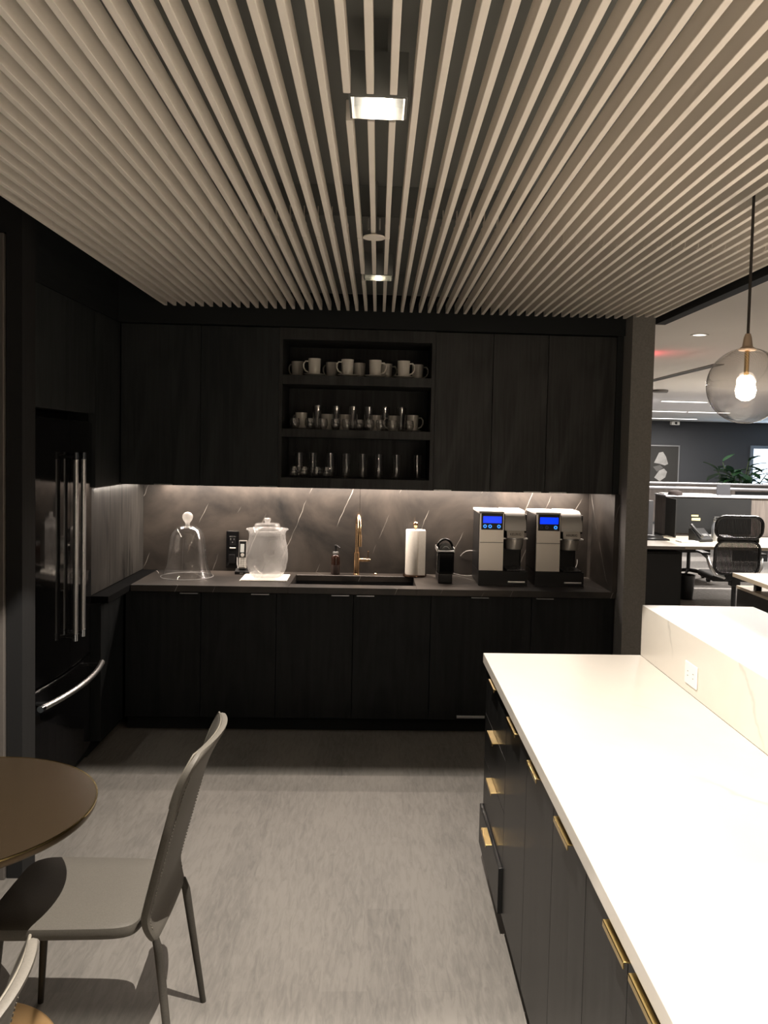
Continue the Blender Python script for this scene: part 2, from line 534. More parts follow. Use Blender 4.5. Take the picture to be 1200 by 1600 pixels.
# ================================================================== THE SETTING
struct('floor', MB().box(-2.5, 1.75, -3.2, 5.9, -.06, 0), FLOORW)
struct('floor_office', MB().box(1.75, 13, -3.2, 21, -.06, 0).box(-1.75, 1.75, 5.9, 21, -.06, 0), CARPET)
struct('ceiling', MB().box(-2.5, 1.66, -3.2, 5.9, 2.75, 2.80), BLACKCEIL)
struct('ceiling_office', MB().box(1.70, 13, -3.2, 21, 2.6, 2.66), OFFCEIL)
struct('trim_1', MB().box(1.64, 1.70, -3.2, 4.96, 2.525, 2.75), MATTEBLACK)
struct('trim_2', MB().box(-1.70, 1.476, 5.005, 5.7, 2.46, 2.75), MATTEBLACK)          # soffit over the cabinets
struct('wall_back', MB().box(-1.75, 1.476, 5.645, 5.9, 0, 2.75), WALLDARK)
struct('wall_right', MB().box(1.478, 1.612, 4.87, 5.9, 0, 2.75), WALLGREY)
struct('wall_rear', MB().box(-2.5, 13, -3.4, -3.2, 0, 2.75), WALLGREY)
struct('wall_left', MB().box(-2.5, -2.4, -3.2, 3.30, 0, 2.75), WALLDARK)
struct('wall_stub', MB().box(-1.446, -1.385, 3.30, 3.425, 0, 2.75).box(-2.5, -1.446, 3.30, 3.425, 2.545, 2.75).box(-2.5, -2.235, 3.30, 3.425, 0, 2.545), WALLDARK)
struct('wall_alcove', MB().box(-1.75, -1.70, 3.425, 5.645, 0, 2.75), WALLDARK)
dr = bpy.data.objects.new('door_1', None); COL.objects.link(dr); dr.location = (-2.205, 3.33, 0)
dr['kind'] = 'structure'; dr['label'] = 'brown wooden door with metal frame at the left photo edge'
MB().box(.0, .722, -.01, .03, .008, 2.505, .002).link('door_panel', DOORBROWN, dr)
MB().box(.727, .756, -.045, .05, 0, 2.54, .004, 3).box(-.028, -.004, -.045, .05, 0, 2.54, .004).box(-.004, .727, -.045, .05, 2.51, 2.54, .004).link('door_frame', FRAMEMETAL, dr)
MB().tube([(.06, -.01, 1.0), (.06, -.055, 1.0), (.19, -.055, 1.0)], .009).link('door_handle', CHROME, dr)

# ceiling of slats: each slat in two lengths, butted at a clip
sl = bpy.data.objects.new('slat_ceiling', None); COL.objects.link(sl)
sl['kind'] = 'structure'; sl.location = (0, 0, ZS)
sl['label'] = 'ceiling of long parallel cream slats below a black void'
SW, SP, SH = .0167, .0530, .052
GAPS = [(1.935, 2.095), (3.90, 4.06), (-.035, .125), (-2.01, -1.85)]
for k in range(-24, 31):
    x0 = .0095 + SP * k
    mb = MB()
    inside = x0 + SW > -.088 and x0 < .054
    segs = [(-3.0, 3.245), (3.248, 4.95)]
    if inside:
        cuts = sorted(GAPS)
        out = []
        for a, b in segs:
            cur = a
            for g0, g1 in cuts:
                if a < g0 and g1 < b:
                    out.append((cur, g0)); cur = g1
            out.append((cur, b))
        segs = out
    for a, b in segs:
        mb.box(x0, x0 + SW, a, b, 0, SH, .0012, 1)
    # clip plates where the lengths meet
    mb.box(x0 + SW * .5 - .0015, x0 + SW * .5 + .0015, 3.225, 3.268, SH * .6, SH + .06)
    mb.box(x0 - .0012, x0, 3.232, 3.261, .006, SH)
    mb.box(x0 + SW, x0 + SW + .0012, 3.232, 3.261, .006, SH)
    mb.link('slat', SLAT, sl)
# carrier rails that hold the slats from the slab
cr = MB()
for y in (-1.5, .9, 3.25, 4.85):
    cr.box(-1.27, 1.63, y - .012, y + .012, SH + .03, .198)
cr.link('carrier_rail', BLACKCEIL, sl)


def downlight(y, lens, label):
    t = thing('recessed_downlight', label, 'downlight', (-.017, y, ZS), 0, 'square downlights between the slats')
    a, d, w_ = .0625, .082, .002
    h = MB()
    h.box(-a - w_, -a, -a - w_, a + w_, 0, d).box(a, a + w_, -a - w_, a + w_, 0, d)
    h.box(-a, a, -a - w_, -a, 0, d).box(-a, a, a, a + w_, 0, d)
    h.link('reflector', REFLECTOR, t)
    q = a + w_ + .0005
    h = MB().box(-q - .003, -q, -q - .003, q + .003, .002, d).box(q, q + .003, -q - .003, q + .003, .002, d)
    h.box(-q, q, -q - .003, -q, .002, d).box(-q, q, q, q + .003, .002, d).box(-q - .003, q + .003, -q - .003, q + .003, d, d + .02)
    h.box(-.02, .02, -.02, .02, d + .02, .198)
    h.link('housing', BLACKCEIL, t)
    MB().box(-.035, .035, -.035, .035, d - .008, d - .0005).link('lens', lens, t)
    return t


downlight(DOWN_Y[0], LENS, 'bright square downlight between slats, the large one high in view')
downlight(3.98, LENSDIM, 'small dim square downlight between slats near the cabinets')
downlight(DOWN_Y[1], LENS, 'bright square downlight between the slats right above the camera')
downlight(DOWN_Y[2], LENS, 'bright square downlight between the slats behind the camera')
det = thing('sprinkler_cover', 'round flat cream sprinkler cover under the slats between both downlights', 'sprinkler', (-.032, 3.185, ZS))
MB().solid([(.042, -.012), (.042, -.008), (.040, -.006)], n=28).link('cover_plate', SLAT, det)
MB().solid([(.010, -.006), (.010, .198)], n=12).box(-.024, -.018, -.01, .01, .02, .06).box(.018, .024, -.01, .01, .02, .06).link('drop_pipe', CHROME, det)

# ================================================================== BACK WALL CABINETS
YF = 5.03


def hpull(parent, xc, z, w=.107, yf=YF, mat=CHROME):
    """thin edge pull on a front that faces the camera"""
    MB().box(xc - w / 2, xc + w / 2, yf - .016, yf + .002, z - .003, z + .003, .001, 1).link('handle', mat, parent)


def base_unit(x0, x1, label, doors, extra=None):
    t = thing('base_cabinet', label, 'cabinet', (0, 0, 0), 0, 'base cabinets along the back wall')
    t.location = (x0, YF, 0)
    w = x1 - x0
    if extra == 'sink':      # open box so that the sink bowl fits in
        c = MB().box(.002, .02, .022, .58, .09, .858).box(w - .02, w - .002, .022, .58, .09, .858).box(.02, w - .02, .022, .58, .09, .108).box(.02, w - .02, .57, .58, .108, .858)
    else:
        c = MB().box(.002, w - .002, .022, .58, .09, .858)
    c.link('carcass', MATTEBLACK, t)
    MB().box(.0, w, .06, .075, 0, .09).link('toe_kick', MATTEBLACK, t)
    for (a, b, hx) in doors:
        d = MB().box(a - x0 + .0015, b - x0 - .0015, 0, .02, .092, .856, .001, 1).link('door', BLACKWOOD, t)
        if hx is not None:
            MB().box(hx - x0 - .054, hx - x0 + .054, -.016, .002, .8485, .8545, .001, 1).link('handle', CHROME, d)
    return t


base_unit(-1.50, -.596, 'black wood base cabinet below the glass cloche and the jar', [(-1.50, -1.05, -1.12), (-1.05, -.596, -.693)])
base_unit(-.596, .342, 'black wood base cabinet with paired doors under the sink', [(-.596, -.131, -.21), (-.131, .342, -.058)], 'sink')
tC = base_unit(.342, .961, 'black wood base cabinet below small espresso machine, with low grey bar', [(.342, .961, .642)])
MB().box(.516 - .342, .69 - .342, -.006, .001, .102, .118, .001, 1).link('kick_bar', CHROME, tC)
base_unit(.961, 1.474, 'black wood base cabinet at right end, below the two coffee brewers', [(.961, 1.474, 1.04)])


def upper_unit(x0, x1, label, doors, mat):
    t = thing('upper_cabinet', label, 'cabinet', (x0, YF, 0), 0, 'upper cabinets along the back wall')
    MB().box(.001, x1 - x0 - .001, .022, .612, 1.5, 2.455).link('carcass', MATTEBLACK, t)
    for (a, b, hx) in doors:
        d = MB().box(a - x0 + .0015, b - x0 - .0015, 0, .02, 1.5, 2.453, .001, 1).link('door', mat, t)
        MB().box(hx - x0 - .053, hx - x0 + .053, -.014, .002, 1.501, 1.507, .001, 1).link('handle', CHROME, d)
    return t


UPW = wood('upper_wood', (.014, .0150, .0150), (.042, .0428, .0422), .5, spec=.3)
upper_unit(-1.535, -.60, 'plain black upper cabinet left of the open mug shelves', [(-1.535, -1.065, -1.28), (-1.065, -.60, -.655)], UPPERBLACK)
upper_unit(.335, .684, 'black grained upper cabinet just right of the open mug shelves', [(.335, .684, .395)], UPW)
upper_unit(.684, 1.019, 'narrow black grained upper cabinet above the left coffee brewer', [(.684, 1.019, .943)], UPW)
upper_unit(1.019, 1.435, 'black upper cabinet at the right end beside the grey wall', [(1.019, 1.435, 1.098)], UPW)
struct('trim_3', MB().box(1.437, 1.475, 5.03, 5.64, 1.5, 2.46), MATTEBLACK)

# open shelf unit
sh = thing('open_shelf_unit', 'black open shelf unit with two inner shelves of mugs and glasses', 'shelf', (-.60, YF, 0))
SHW = .935
f = MB().box(0, .02, 0, .612, 1.5, 2.455).box(SHW - .022, SHW, 0, .612, 1.5, 2.455)
f.box(.02, SHW - .022, 0, .612, 1.5, 1.56).box(.02, SHW - .022, 0, .612, 2.387, 2.455).box(.02, SHW - .022, .40, .612, 1.56, 2.387)
f.link('frame', UPW, sh)
Z1, Z2, Z3 = 2.177, 1.855, 1.56
MB().box(.02, SHW - .022, .004, .40, Z1 - .055, Z1, .001, 1).link('shelf', UPW, sh)
MB().box(.02, SHW - .022, .004, .40, Z2 - .05, Z2, .001, 1).link('shelf', UPW, sh)

# counter top with the sink opening
ct = MB()
CX0, CX1, CY0, CY1 = -1.465, 1.4755, 5.008, 5.62
SX0, SX1, SY0, SY1 = -.525, .252, 5.13, 5.50
ct.box(CX0, SX0, CY0, CY1, .86, .90, .002, 1).box(SX1, CX1, CY0, CY1, .86, .90, .002, 1)
ct.box(SX0, SX1, CY0, SY0, .86, .90, .002, 1).box(SX0, SX1, SY1, CY1, .86, .90, .002, 1)
tag(ct.link('countertop', MARBLEB), 'long black marble countertop along the back wall', 'countertop')
bs = thing('backsplash', 'black marble backsplash with white veins lit from above', 'backsplash', (0, 5.62, .9))
MB().box(-1.56, -.116, 0, .022, .0, .598).link('slab', MARBLEB, bs)
MB().box(-.114, 1.445, 0, .022, .0, .598).link('slab', MARBLEB, bs)
MB().box(1.446, 1.4765, -.62, .022, .0, .598).link('side_slab', MARBLEB, bs)

sk = thing('sink', 'black undermount sink sunk in the countertop', 'sink', ((SX0 + SX1) / 2, (SY0 + SY1) / 2, .86))
wx, wy = (SX1 - SX0) / 2 + .004, (SY1 - SY0) / 2 + .004
b_ = MB().box(-wx, -wx + .006, -wy, wy, -.22, -.001).box(wx - .006, wx, -wy, wy, -.22, -.001).box(-wx, wx, -wy, -wy + .006, -.22, -.001).box(-wx, wx, wy - .006, wy, -.22, -.001).box(-wx, wx, -wy, wy, -.226, -.22)
b_.link('bowl', SATINBLACK, sk)
MB().solid([(.045, -.22), (.045, -.216), (.02, -.217)], n=24).link('drain', CHROME, sk)

# ================================================================== LEFT SIDE: TALL CABINETS, FRIDGE
tl = thing('tall_cabinet', 'black tall cabinet between fridge and backsplash, streaky wood panel lit from above', 'cabinet', (-1.56, 4.60, 0))
MB().box(-.13, -.021, 0, 1.02, .0, 2.455).link('carcass', MATTEBLACK, tl)
MB().box(-.02, 0, .002, .322, .905, 1.5).link('panel', PANELWOOD, tl)
MB().box(-.02, 0, .326, 1.02, .905, 1.5).link('panel', PANELWOOD, tl)
MB().box(-.02, .022, .002, .425, 1.5, 2.455, .001, 1).link('upper_door', UPPERBLACK, tl)
MB().box(-.02, .055, .002, .405, .09, .86, .001, 1).link('lower_door', BLACKWOOD, tl)
MB().box(.055, .07, .05, .30, .852, .858, .001, 1).link('handle', CHROME, tl)
MB().box(-.02, .094, .002, 1.02, .862, .9, .001, 1).link('ledge', plain('ledge_black', (.004, .0042, .0045), .9, spec=.06), tl)  # very dark strip between the wood panel and the countertop

fc = thing('fridge_surround', 'black cabinet housing above and beside the refrigerator', 'cabinet', (-1.54, 3.43, 0))
MB().box(-.15, 0, 0, .34, 0, 2.455, .001, 1).link('side_panel', UPPERBLACK, fc)
MB().box(-.15, 0, .345, .74, 1.90, 2.455, .001, 1).link('door', UPPERBLACK, fc)
MB().box(-.15, 0, .745, 1.165, 1.90, 2.455, .001, 1).link('door', UPPERBLACK, fc)
struct('trim_4', MB().box(-1.70, -1.545, 3.43, 5.02, 2.46, 2.75), MATTEBLACK)

FY0, FY1 = 3.785, 4.575
FM = (FY0 + FY1) / 2
fg = thing('refrigerator', 'glossy black french door refrigerator with tall steel bar handles', 'refrigerator', (-1.54, FM, 0))
HW = (FY1 - FY0) / 2
MB().box(-.145, -.03, -HW + .004, HW - .004, .02, 1.86, .004).link('body', MATTEBLACK, fg)
BUL = .030


def bulge(y):
    return BUL * (1 - (y / HW) ** 2) - .01


def curved_front(y0, y1, z0, z1):
    mb = MB(); n = 10
    outer = [(bulge(y0 + (y1 - y0) * i / n), y0 + (y1 - y0) * i / n) for i in range(n + 1)]
    pts = outer + [(-.03, y1), (-.03, y0)]
    mb.prism(pts, z0, z1, 'z')
    bmesh.ops.bevel(mb.bm, geom=[e for e in mb.bm.edges if abs(e.verts[0].co.z - e.verts[1].co.z) < 1e-6 and max(abs(e.verts[0].co.x + .03), abs(e.verts[1].co.x + .03)) > .004], offset=.004, segments=2, affect='EDGES')
    return mb


for sgn, y0, y1 in ((-1, -HW, -.0025), (1, .0025, HW)):
    d = curved_front(y0, y1, .612, 1.852).link('door', GLOSSBLACK, fg)
    hy = sgn * .052 + .0
    hx = .066
    h = MB().tube([(hx, hy, .80), (hx, hy, 1.66)], .0125, 14)
    h.link('handle', CHROME, d)
    for z0, z1 in ((1.66, 1.695), (.765, .80)):
        MB().tube([(hx, hy, z0), (hx, hy, z1)], .0145, 14).link('handle_cap', CHROMECAP, d)
    for z0 in (1.675, .785):
        MB().tube([(bulge(hy) - .004, hy, z0), (hx, hy, z0)], .008).link('handle_bracket', SATINBLACK, d)
dz = curved_front(-HW, HW, .09, .60).link('freezer_drawer', GLOSSBLACK, fg)
pts = []
for i in range(17):
    y = -.42 + .80 * i / 16
    pts.append((.055 + .045 * (1 - ((y + .02) / .40) ** 2), y, .545 - .0 * i))
MB().tube(pts, .014, 14).link('handle', CHROME, dz)
for y_ in (-.36, .33):
    MB().tube([(.0, y_, .545), (.065, y_, .545)], .009).link('handle_bracket', SATINBLACK, dz)
for q_, e_ in ((pts[0], -.025), (pts[-1], .012)):
    MB().tube([q_, (q_[0] - .003, q_[1] + e_, .545)], .0155, 14).link('handle_cap', CHROMECAP, dz)
MB().box(-.12, -.05, -HW + .01, HW - .01, 0, .09).link('kick_grille', MATTEBLACK, fg)

# ================================================================== THINGS ON THE COUNTER
CT = .9005
# glass cloche
cl = thing('glass_cloche', 'clear glass bell cloche with a ball knob on the counter', 'cloche', (-1.205, 5.345, CT))
prof = [(.165, .002), (.163, .0), (.159, .004), (.145, .03), (.133, .06), (.126, .09), (.120, .13), (.116, .18), (.111, .22), (.105, .255), (.095, .284), (.080, .306), (.058, .320), (.032, .328), (.014, .331)]
MB().lathe(prof, n=56).link('dome', GLASSDOME, cl)
RIMGLASS = thin_glass('rim_glass', (.85, .85, .85), .05, haze=(.9, .89, .87), haze_amt=.55)  # pale haze mixed in to paint the bright glint along the rim
MB().loop([(.1635 * math.cos(a * PI / 32), .1635 * math.sin(a * PI / 32), .0035) for a in range(64)], .0030).link('rim', RIMGLASS, cl)
kb = [(.014, .328), (.013, .340), (.018, .350), (.028, .364), (.033, .380), (.031, .396), (.022, .408), (.008, .414), (.0005, .415)]
KNOB = thin_glass('knob_glass', (.82, .82, .80), .05, haze=(.95, .93, .9), haze_amt=.6)
MB().lathe(kb, n=28).link('knob', KNOB, cl)

# folded paper and the jar
pp = MB().box(-.147, .147, -.132, .132, 0, .003).box(-.14, .146, -.128, .130, .003, .006)
tag(pp.link('paper_napkin', PAPER, None, (-.705, 5.335, CT), rotz=.02), 'white folded paper napkin under the glass jar', 'napkin')
jr = thing('glass_jar', 'bulging misted glass jar with lid standing on white paper', 'jar', (-.70, 5.36, CT + .0065))
jp = [(.002, .001), (.085, .0), (.103, .012), (.122, .05), (.132, .10), (.134, .15), (.127, .20), (.117, .245), (.115, .275), (.122, .297), (.134, .305), (.134, .309), (.126, .309), (.112, .290), (.109, .27)]
MB().lathe(jp, n=56).link('body', GLASSJAR, jr)
MB().solid([(.078, .308), (.081, .312), (.081, .332), (.074, .342), (.03, .345), (.016, .348), (.016, .356), (.021, .362), (.021, .374), (.016, .378)], n=40).link('lid', GLASSJAR, jr)

# cordless phone and its cradle
ph = thing('phone_cradle', 'small black charging cradle holding the cordless phone', 'phone cradle', (-.878, 5.50, CT))
MB().prism([(-.035, 0), (.04, 0), (.04, .03), (.01, .035), (-.035, .018)], -.045, .045, 'x').link('base', BLACKPLASTIC, ph)
MB().box(-.012, .012, -.0365, -.0345, .006, .012).link('badge', CHROME, ph)
hs = thing('cordless_phone', 'silver and black cordless phone handset upright in its cradle', 'phone', (-.878, 5.495, CT + .037))
hs.rotation_euler = (-.12, 0, 0)
MB().box(-.027, .027, -.012, .012, 0, .185, .006).link('body', SILVER, hs)
MB().box(-.022, .022, -.0145, -.011, .075, .178, .001, 1).link('face_plate', BLACKPLASTIC, hs)
MB().box(-.015, .010, -.0158, -.0144, .105, .160).link('screen', plain('pale_screen', (.5, .5, .46), .3, emit=(.9, .9, .8), es=.25), hs)
MB().solid([(.012, -.018), (.012, -.0144)], (0, 0, .088), 20, 'y').link('dial_button', WHITEPLASTIC, hs)
kp = MB()
for r in range(5):
    for c in range(3):
        kp.box(-.022 + c * .0155, -.0085 + c * .0155, -.0145, -.0115, .008 + r * .0125, .0185 + r * .0125, .001, 1)
kp.link('keypad', WHITEPLASTIC, hs)
tag(MB().tube([(-.93, 5.60, .995), (-.925, 5.57, .955), (-.915, 5.545, .93), (-.90, 5.535, .922), (-.89, 5.534, .918)], .0022, 8).link('telephone_cable', CORDGREY), 'thin grey cord from wall socket to the phone cradle', 'cord')
wo = thing('wall_outlet', 'black double wall outlet on the backsplash behind the phone', 'outlet', (-.965, 5.6195, 1.045))
MB().box(-.042, .042, -.006, 0, -.125, .125, .002, 1).link('plate', GLOSSBLACK, wo)
MB().box(-.02, .02, -.009, -.005, .03, .09, .001, 1).link('socket', BLACKPLASTIC, wo)
MB().box(-.018, .022, -.012, -.005, .008, .015, .001, 1).link('slot_light', plain('outlet_strip', (.7, .68, .62), .3), wo)
MB().box(-.014, -.010, -.0105, -.0085, .066, .078).box(.008, .012, -.0105, -.0085, .066, .076).solid([(.004, -.0105), (.004, -.0085)], (0, 0, .05), 10, 'y').link('slots', CHROME, wo)
MB().box(-.02, .02, -.035, -.005, -.09, -.03, .004).link('plug', BLACKPLASTIC, wo)

# soap dispenser
sp = thing('soap_dispenser', 'dark amber soap pump bottle left of the faucet', 'soap dispenser', (-.268, 5.545, CT))
MB().solid([(.026, 0), (.029, .003), (.029, .11), (.027, .122), (.019, .132), (.014, .136)], n=28).link('bottle', AMBER, sp)
MB().solid([(.0295, .004), (.0302, .012), (.0302, .06), (.0295, .065)], n=28).link('label', plain('brown_label', (.03, .018, .014), .5), sp)
MB().solid([(.015, .135), (.020, .138), (.020, .150), (.015, .153)], n=24).link('collar', CHROME, sp)
MB().solid([(.006, .152), (.006, .185), (.012, .187), (.012, .195), (.004, .199)], n=16).tube([(0, 0, .194), (.02, -.025, .19), (.03, -.04, .182)], .004).link('pump', BLACKPLASTIC, sp)

# faucet
fa = thing('faucet', 'gold gooseneck faucet with side lever behind the sink', 'faucet', (-.128, 5.54, CT))
MB().solid([(.022, 0), (.022, .006), (.0195, .008), (.0195, .145), (.0215, .147), (.0215, .150)], n=28).link('body', COPPER, fa)
gp = [(0, 0, .145), (0, 0, .30)]
for i in range(1, 15):
    a = PI * i / 14
    gp.append((.02 * (1 - math.cos(a)) / 2, -.105 + .105 * math.cos(a), .30 + .105 * math.sin(a)))
gp.append((.02, -.21, .285))
MB().tube(gp, .0125, 16).link('spout', COPPER, fa)
MB().tube([(.02, -.21, .29), (.02, -.21, .215)], [.0155, .0155], 16).link('spray_head', COPPER, fa)
MB().tube([(0, 0, .10), (.088, 0, .10)], .012, 14).tube([(.075, 0, .10), (.077, 0, .155)], [.003, .003], 8).solid([(.004, .153), (.0055, .157), (.004, .161)], (.077, 0, 0), 12).link('lever', COPPER, fa)
ab = MB().solid([(.012, 0), (.012, .006), (.009, .009)], n=20)
tag(ab.link('air_switch', COPPER, None, (.0, 5.565, CT)), 'tiny gold round button in the counter right of the faucet', 'button')

# paper towels
th = thing('paper_towel_holder', 'gold and dark paper towel stand with a round base', 'paper towel holder', (.262, 5.535, CT))
MB().solid([(.078, 0), (.080, .004), (.078, .012), (.07, .014)], n=40).link('base', plain('dark_bronze', (.10, .06, .04), .2, .8), th)
MB().solid([(.006, .012), (.006, .325)], n=12).link('rod', COPPER, th)
MB().solid([(.012, .322), (.012, .330), (.016, .338), (.018, .350), (.014, .362), (.006, .367)], n=24).link('finial', COPPER, th)
tr = MB().lathe([(.019, .0), (.064, .0), (.065, .004), (.065, .292), (.064, .296), (.019, .296)], n=44, closed=True)
tr.box(.02, .0655, -.066, -.062, .0, .295)
tag(tr.link('paper_towel_roll', TOWEL, None, (.262, 5.535, CT + .0145)), 'white paper towel roll on the stand right of the sink', 'paper towel roll')

# espresso machine
es = thing('espresso_machine', 'small black capsule espresso machine between paper towels and brewers', 'coffee machine', (.443, 5.36, CT))
MB().box(-.045, .045, -.125, .12, 0, .062, .006).link('base', BLACKPLASTIC, es)
MB().box(-.054, .054, -.13, .125, .062, .205, .014, 4).link('body', GLOSSBLACK, es)
MB().box(-.055, .055, -.133, -.120, .203, .212, .002).box(-.056, -.050, -.133, .05, .20, .228, .002).box(.050, .056, -.133, .05, .20, .228, .002).link('trim', CHROME, es)
pr_ = [(-.045, .205)] + [(-.048 * math.cos(PI * i / 12), .205 + .066 * math.sin(PI * i / 12)) for i in range(13)] + [(.045, .205)]
MB().prism([(-.044 * math.cos(PI * i / 14), .203 + .055 * math.sin(PI * i / 14)) for i in range(15)], -.11, .10, 'y').link('head', GLOSSBLACK, es)
MB().tube([(-.050 * math.cos(PI * i / 16), -.02 - .03 * math.sin(PI * i / 16), .21 + .064 * math.sin(PI * i / 16)) for i in range(17)], .008, 10).link('lever', SATINBLACK, es)
MB().tube([(-.022 + .044 * i / 8, -.113, .222 + .014 * math.sin(PI * i / 8)) for i in range(9)], .002, 8).link('capsule_slot', CHROME, es)

# two coffee brewers
BR = thing('coffee_brewer', 'left silver coffee brewer, three blue lit buttons below its screen', 'coffee machine', (.648, 5.19, CT), 0, 'coffee brewers on the counter')
MB().prism([(0, .0), (.012, -.0), (.012, .09), (0, .09)], .0, .31, 'x').box(0, .31, .012, .355, 0, .09, .008).link('base', BLACKPLASTIC, BR)
MB().box(.0, .158, .035, .355, .09, .452, .006).box(.158, .300, .19, .355, .09, .44, .01).link('housing', BLACKPLASTIC, BR)
MB().prism([(.006, .094), (.035, .094), (.035, .462), (.014, .462)], .004, .154, 'x').link('column', CHAMPAGNE, BR)
MB().box(.004, .154, .0045, .007, .271, .2735).link('seam', DARKTEXT, BR)
MB().box(-.004, .156, .012, .355, .452, .468, .006).link('top_cover', SILVERBRIGHT, BR)
MB().box(.012, .148, .0045, .016, .352, .455, .002).link('control_panel', BLACKPLASTIC, BR)
MB().box(.022, .138, .003, .0048, .395, .437, .0006, 1).link('screen', SCREENBLUE, BR)
rings, centres = [], []
for bx in (.034, .066, .122):
    rb = MB().lathe([(.0065, -.0028), (.0105, -.0028), (.0105, .002), (.0065, .002)], (bx, .0035, .374), 18, True, 'y').link('button', RINGBLUE, BR)
    MB().solid([(.0062, -.001), (.0062, .002)], (bx, .0035, .374), 14, 'y').link('button_centre', BTNDARK, rb)
# brew head: arched silver cover, front plate, cup collar
ap = [(.35, .470)]
for i in range(0, 13):
    a = PI / 2 * i / 12
    ap.append((.16 - .115 * math.sin(a), .470 - .11 * (1 - math.cos(a)) - .0))
ap += [(.045, .345), (.20, .345), (.35, .40)]
MB().prism(ap, .166, .302, 'x').link('brew_head', SILVERBRIGHT, BR)
MB().box(.158, .168, .06, .30, .33, .45, .003).box(.300, .308, .06, .30, .33, .45, .003).link('head_side', BLACKPLASTIC, BR)
MB().prism([(.05, .345), (.032, .30), (.12, .30), (.12, .345)], .18, .29, 'x').link('front_plate', SILVER, BR)
lettering('KEURIG', .021, DARKTEXT, BR, (.235, .0385, .322), (PI / 2 - .38, 0, 0))
MB().lathe([(.055, .285), (.066, .290), (.066, .298), (.058, .302)], (.235, .105, 0), 30).box(.158, .18, .06, .11, .288, .298, .004).box(.29, .318, .06, .11, .288, .298, .004).link('collar', CHROME, BR)
MB().solid([(.050, .222), (.056, .226), (.063, .290), (.060, .296)], (.235, .105, 0), 30).link('cup_holder', SILVER, BR)
MB().box(.180, .300, .008, .19, .09, .10, .003).link('drip_tray', SATINBLACK, BR)
MB().box(.185, .296, -.008, .006, .018, .030, .003).link('tray_bar', CHROME, BR)
B2 = dup(BR, (1.008, 5.19, CT), 'right silver coffee brewer next to the grey wall, one bright blue button')
# on the right brewer only the rightmost button is lit
bts = [c for c in B2.children if c.name.startswith('button')]
bts.sort(key=lambda o: sum(v.co.x for v in o.data.vertices) / len(o.data.vertices))
for o, mt_ in zip(bts[:2], (BTNDARK, plain('button_steel', (.12, .14, .2), .3, .5))):
    o.data = o.data.copy(); o.data.materials[0] = mt_
# cords
tag(MB().tube([(.498, 5.47, .935), (.53, 5.49, .925), (.57, 5.51, .912), (.61, 5.53, .906), (.66, 5.565, .906)], .0035, 8).link('power_cord', CORDGREY), 'pale cord lying on the counter from espresso machine to brewer', 'cord')
tag(MB().tube([(.575, 5.612, 1.03), (.59, 5.60, 1.05), (.61, 5.59, 1.066), (.632, 5.58, 1.072), (.655, 5.57, 1.073), (.66, 5.555, 1.07)], .003, 8).link('power_cord', CORDGREY), 'pale cord arching behind the left side of the left brewer', 'cord')
tag(MB().tube([(1.30, 5.56, .95), (1.34, 5.58, .935), (1.36, 5.595, .955), (1.375, 5.605, .99), (1.378, 5.612, 1.02)], .003, 8).link('power_cord', CORDGREY), 'pale cord right of the right brewer near the grey wall', 'cord')

# ================================================================== MUGS AND GLASSES ON THE OPEN SHELVES


def mug(loc, rot, label, group, first=[None]):
    if first[0] is None:
        prof = [(.0005, .0), (.032, .0), (.034, .003), (.036, .04), (.0385, .098), (.0385, .101), (.0355, .101), (.033, .04), (.031, .008), (.0005, .006)]
        o = MB().lathe(prof, n=28).link('mug', WHITECER)
        pts = [(.034, 0, .085), (.055, 0, .086), (.066, 0, .07), (.066, 0, .048), (.055, 0, .028), (.034, 0, .018)]
        MB().tube(pts, .0045, 8).link('handle', WHITECER, o)
        tag(o, label, 'mug', group); o.location = loc; o.rotation_euler = (0, 0, rot)
        first[0] = o
        return o
    return dup(first[0], loc, label, rot, group)


def simple_dup(o, loc, label, group):
    c = o.copy(); COL.objects.link(c); c.location = loc; c['label'] = label; c['group'] = group
    return c


sau0 = None


def saucer(loc, label, group):
    global sau0
    if sau0 is None:
        sau0 = MB().lathe([(.0005, .003), (.035, .0), (.045, .003), (.067, .012), (.067, .014), (.044, .007), (.03, .005), (.0005, .005)], n=32).link('saucer', WHITECER)
        tag(sau0, label, 'saucer', group); sau0.location = loc
        return sau0
    return simple_dup(sau0, loc, label, group)


fx = [-.398, -.197, -.028, .146]
for i, x in enumerate(fx):
    saucer((x, 5.12, Z1 + .0005), 'white saucer on the top shelf, %s of four' % ordw(i, 4), 'saucers on the top shelf')
    mug((x, 5.12, Z1 + .0065), PI * (1.02 if i < 2 else .0) + (.15 if i == 1 else -.12), 'white mug on a saucer in front on top shelf, %s' % ordw(i, 4), 'front mugs on the top shelf')
bx = [-.515, -.30, -.128, .040, .238]
for i, x in enumerate(bx):
    mug((x, 5.265, Z1 + .0005), PI * .82 if i < 2 else (-.1 if i != 2 else PI / 2), 'shadowed white mug in back row on top shelf, %s' % ordw(i, 5), 'back mugs on the top shelf')
# middle shelf
mx_ = [-.49, -.325, -.215, -.02, .096, .215]
for i, x in enumerate(mx_):
    if i in (0, 5):
        saucer((x, 5.30, Z2 + .0005), 'white saucer at the %s end of the middle shelf' % ('left' if i == 0 else 'right'), 'saucers on the middle shelf')
    mug((x, 5.30, Z2 + (.0065 if i in (0, 5) else .0005)), PI * .8 if i == 0 else (0 if i == 5 else PI / 2 + .3 * i), 'white mug behind the glasses on middle shelf, %s' % ordw(i, 6), 'mugs on the middle shelf')


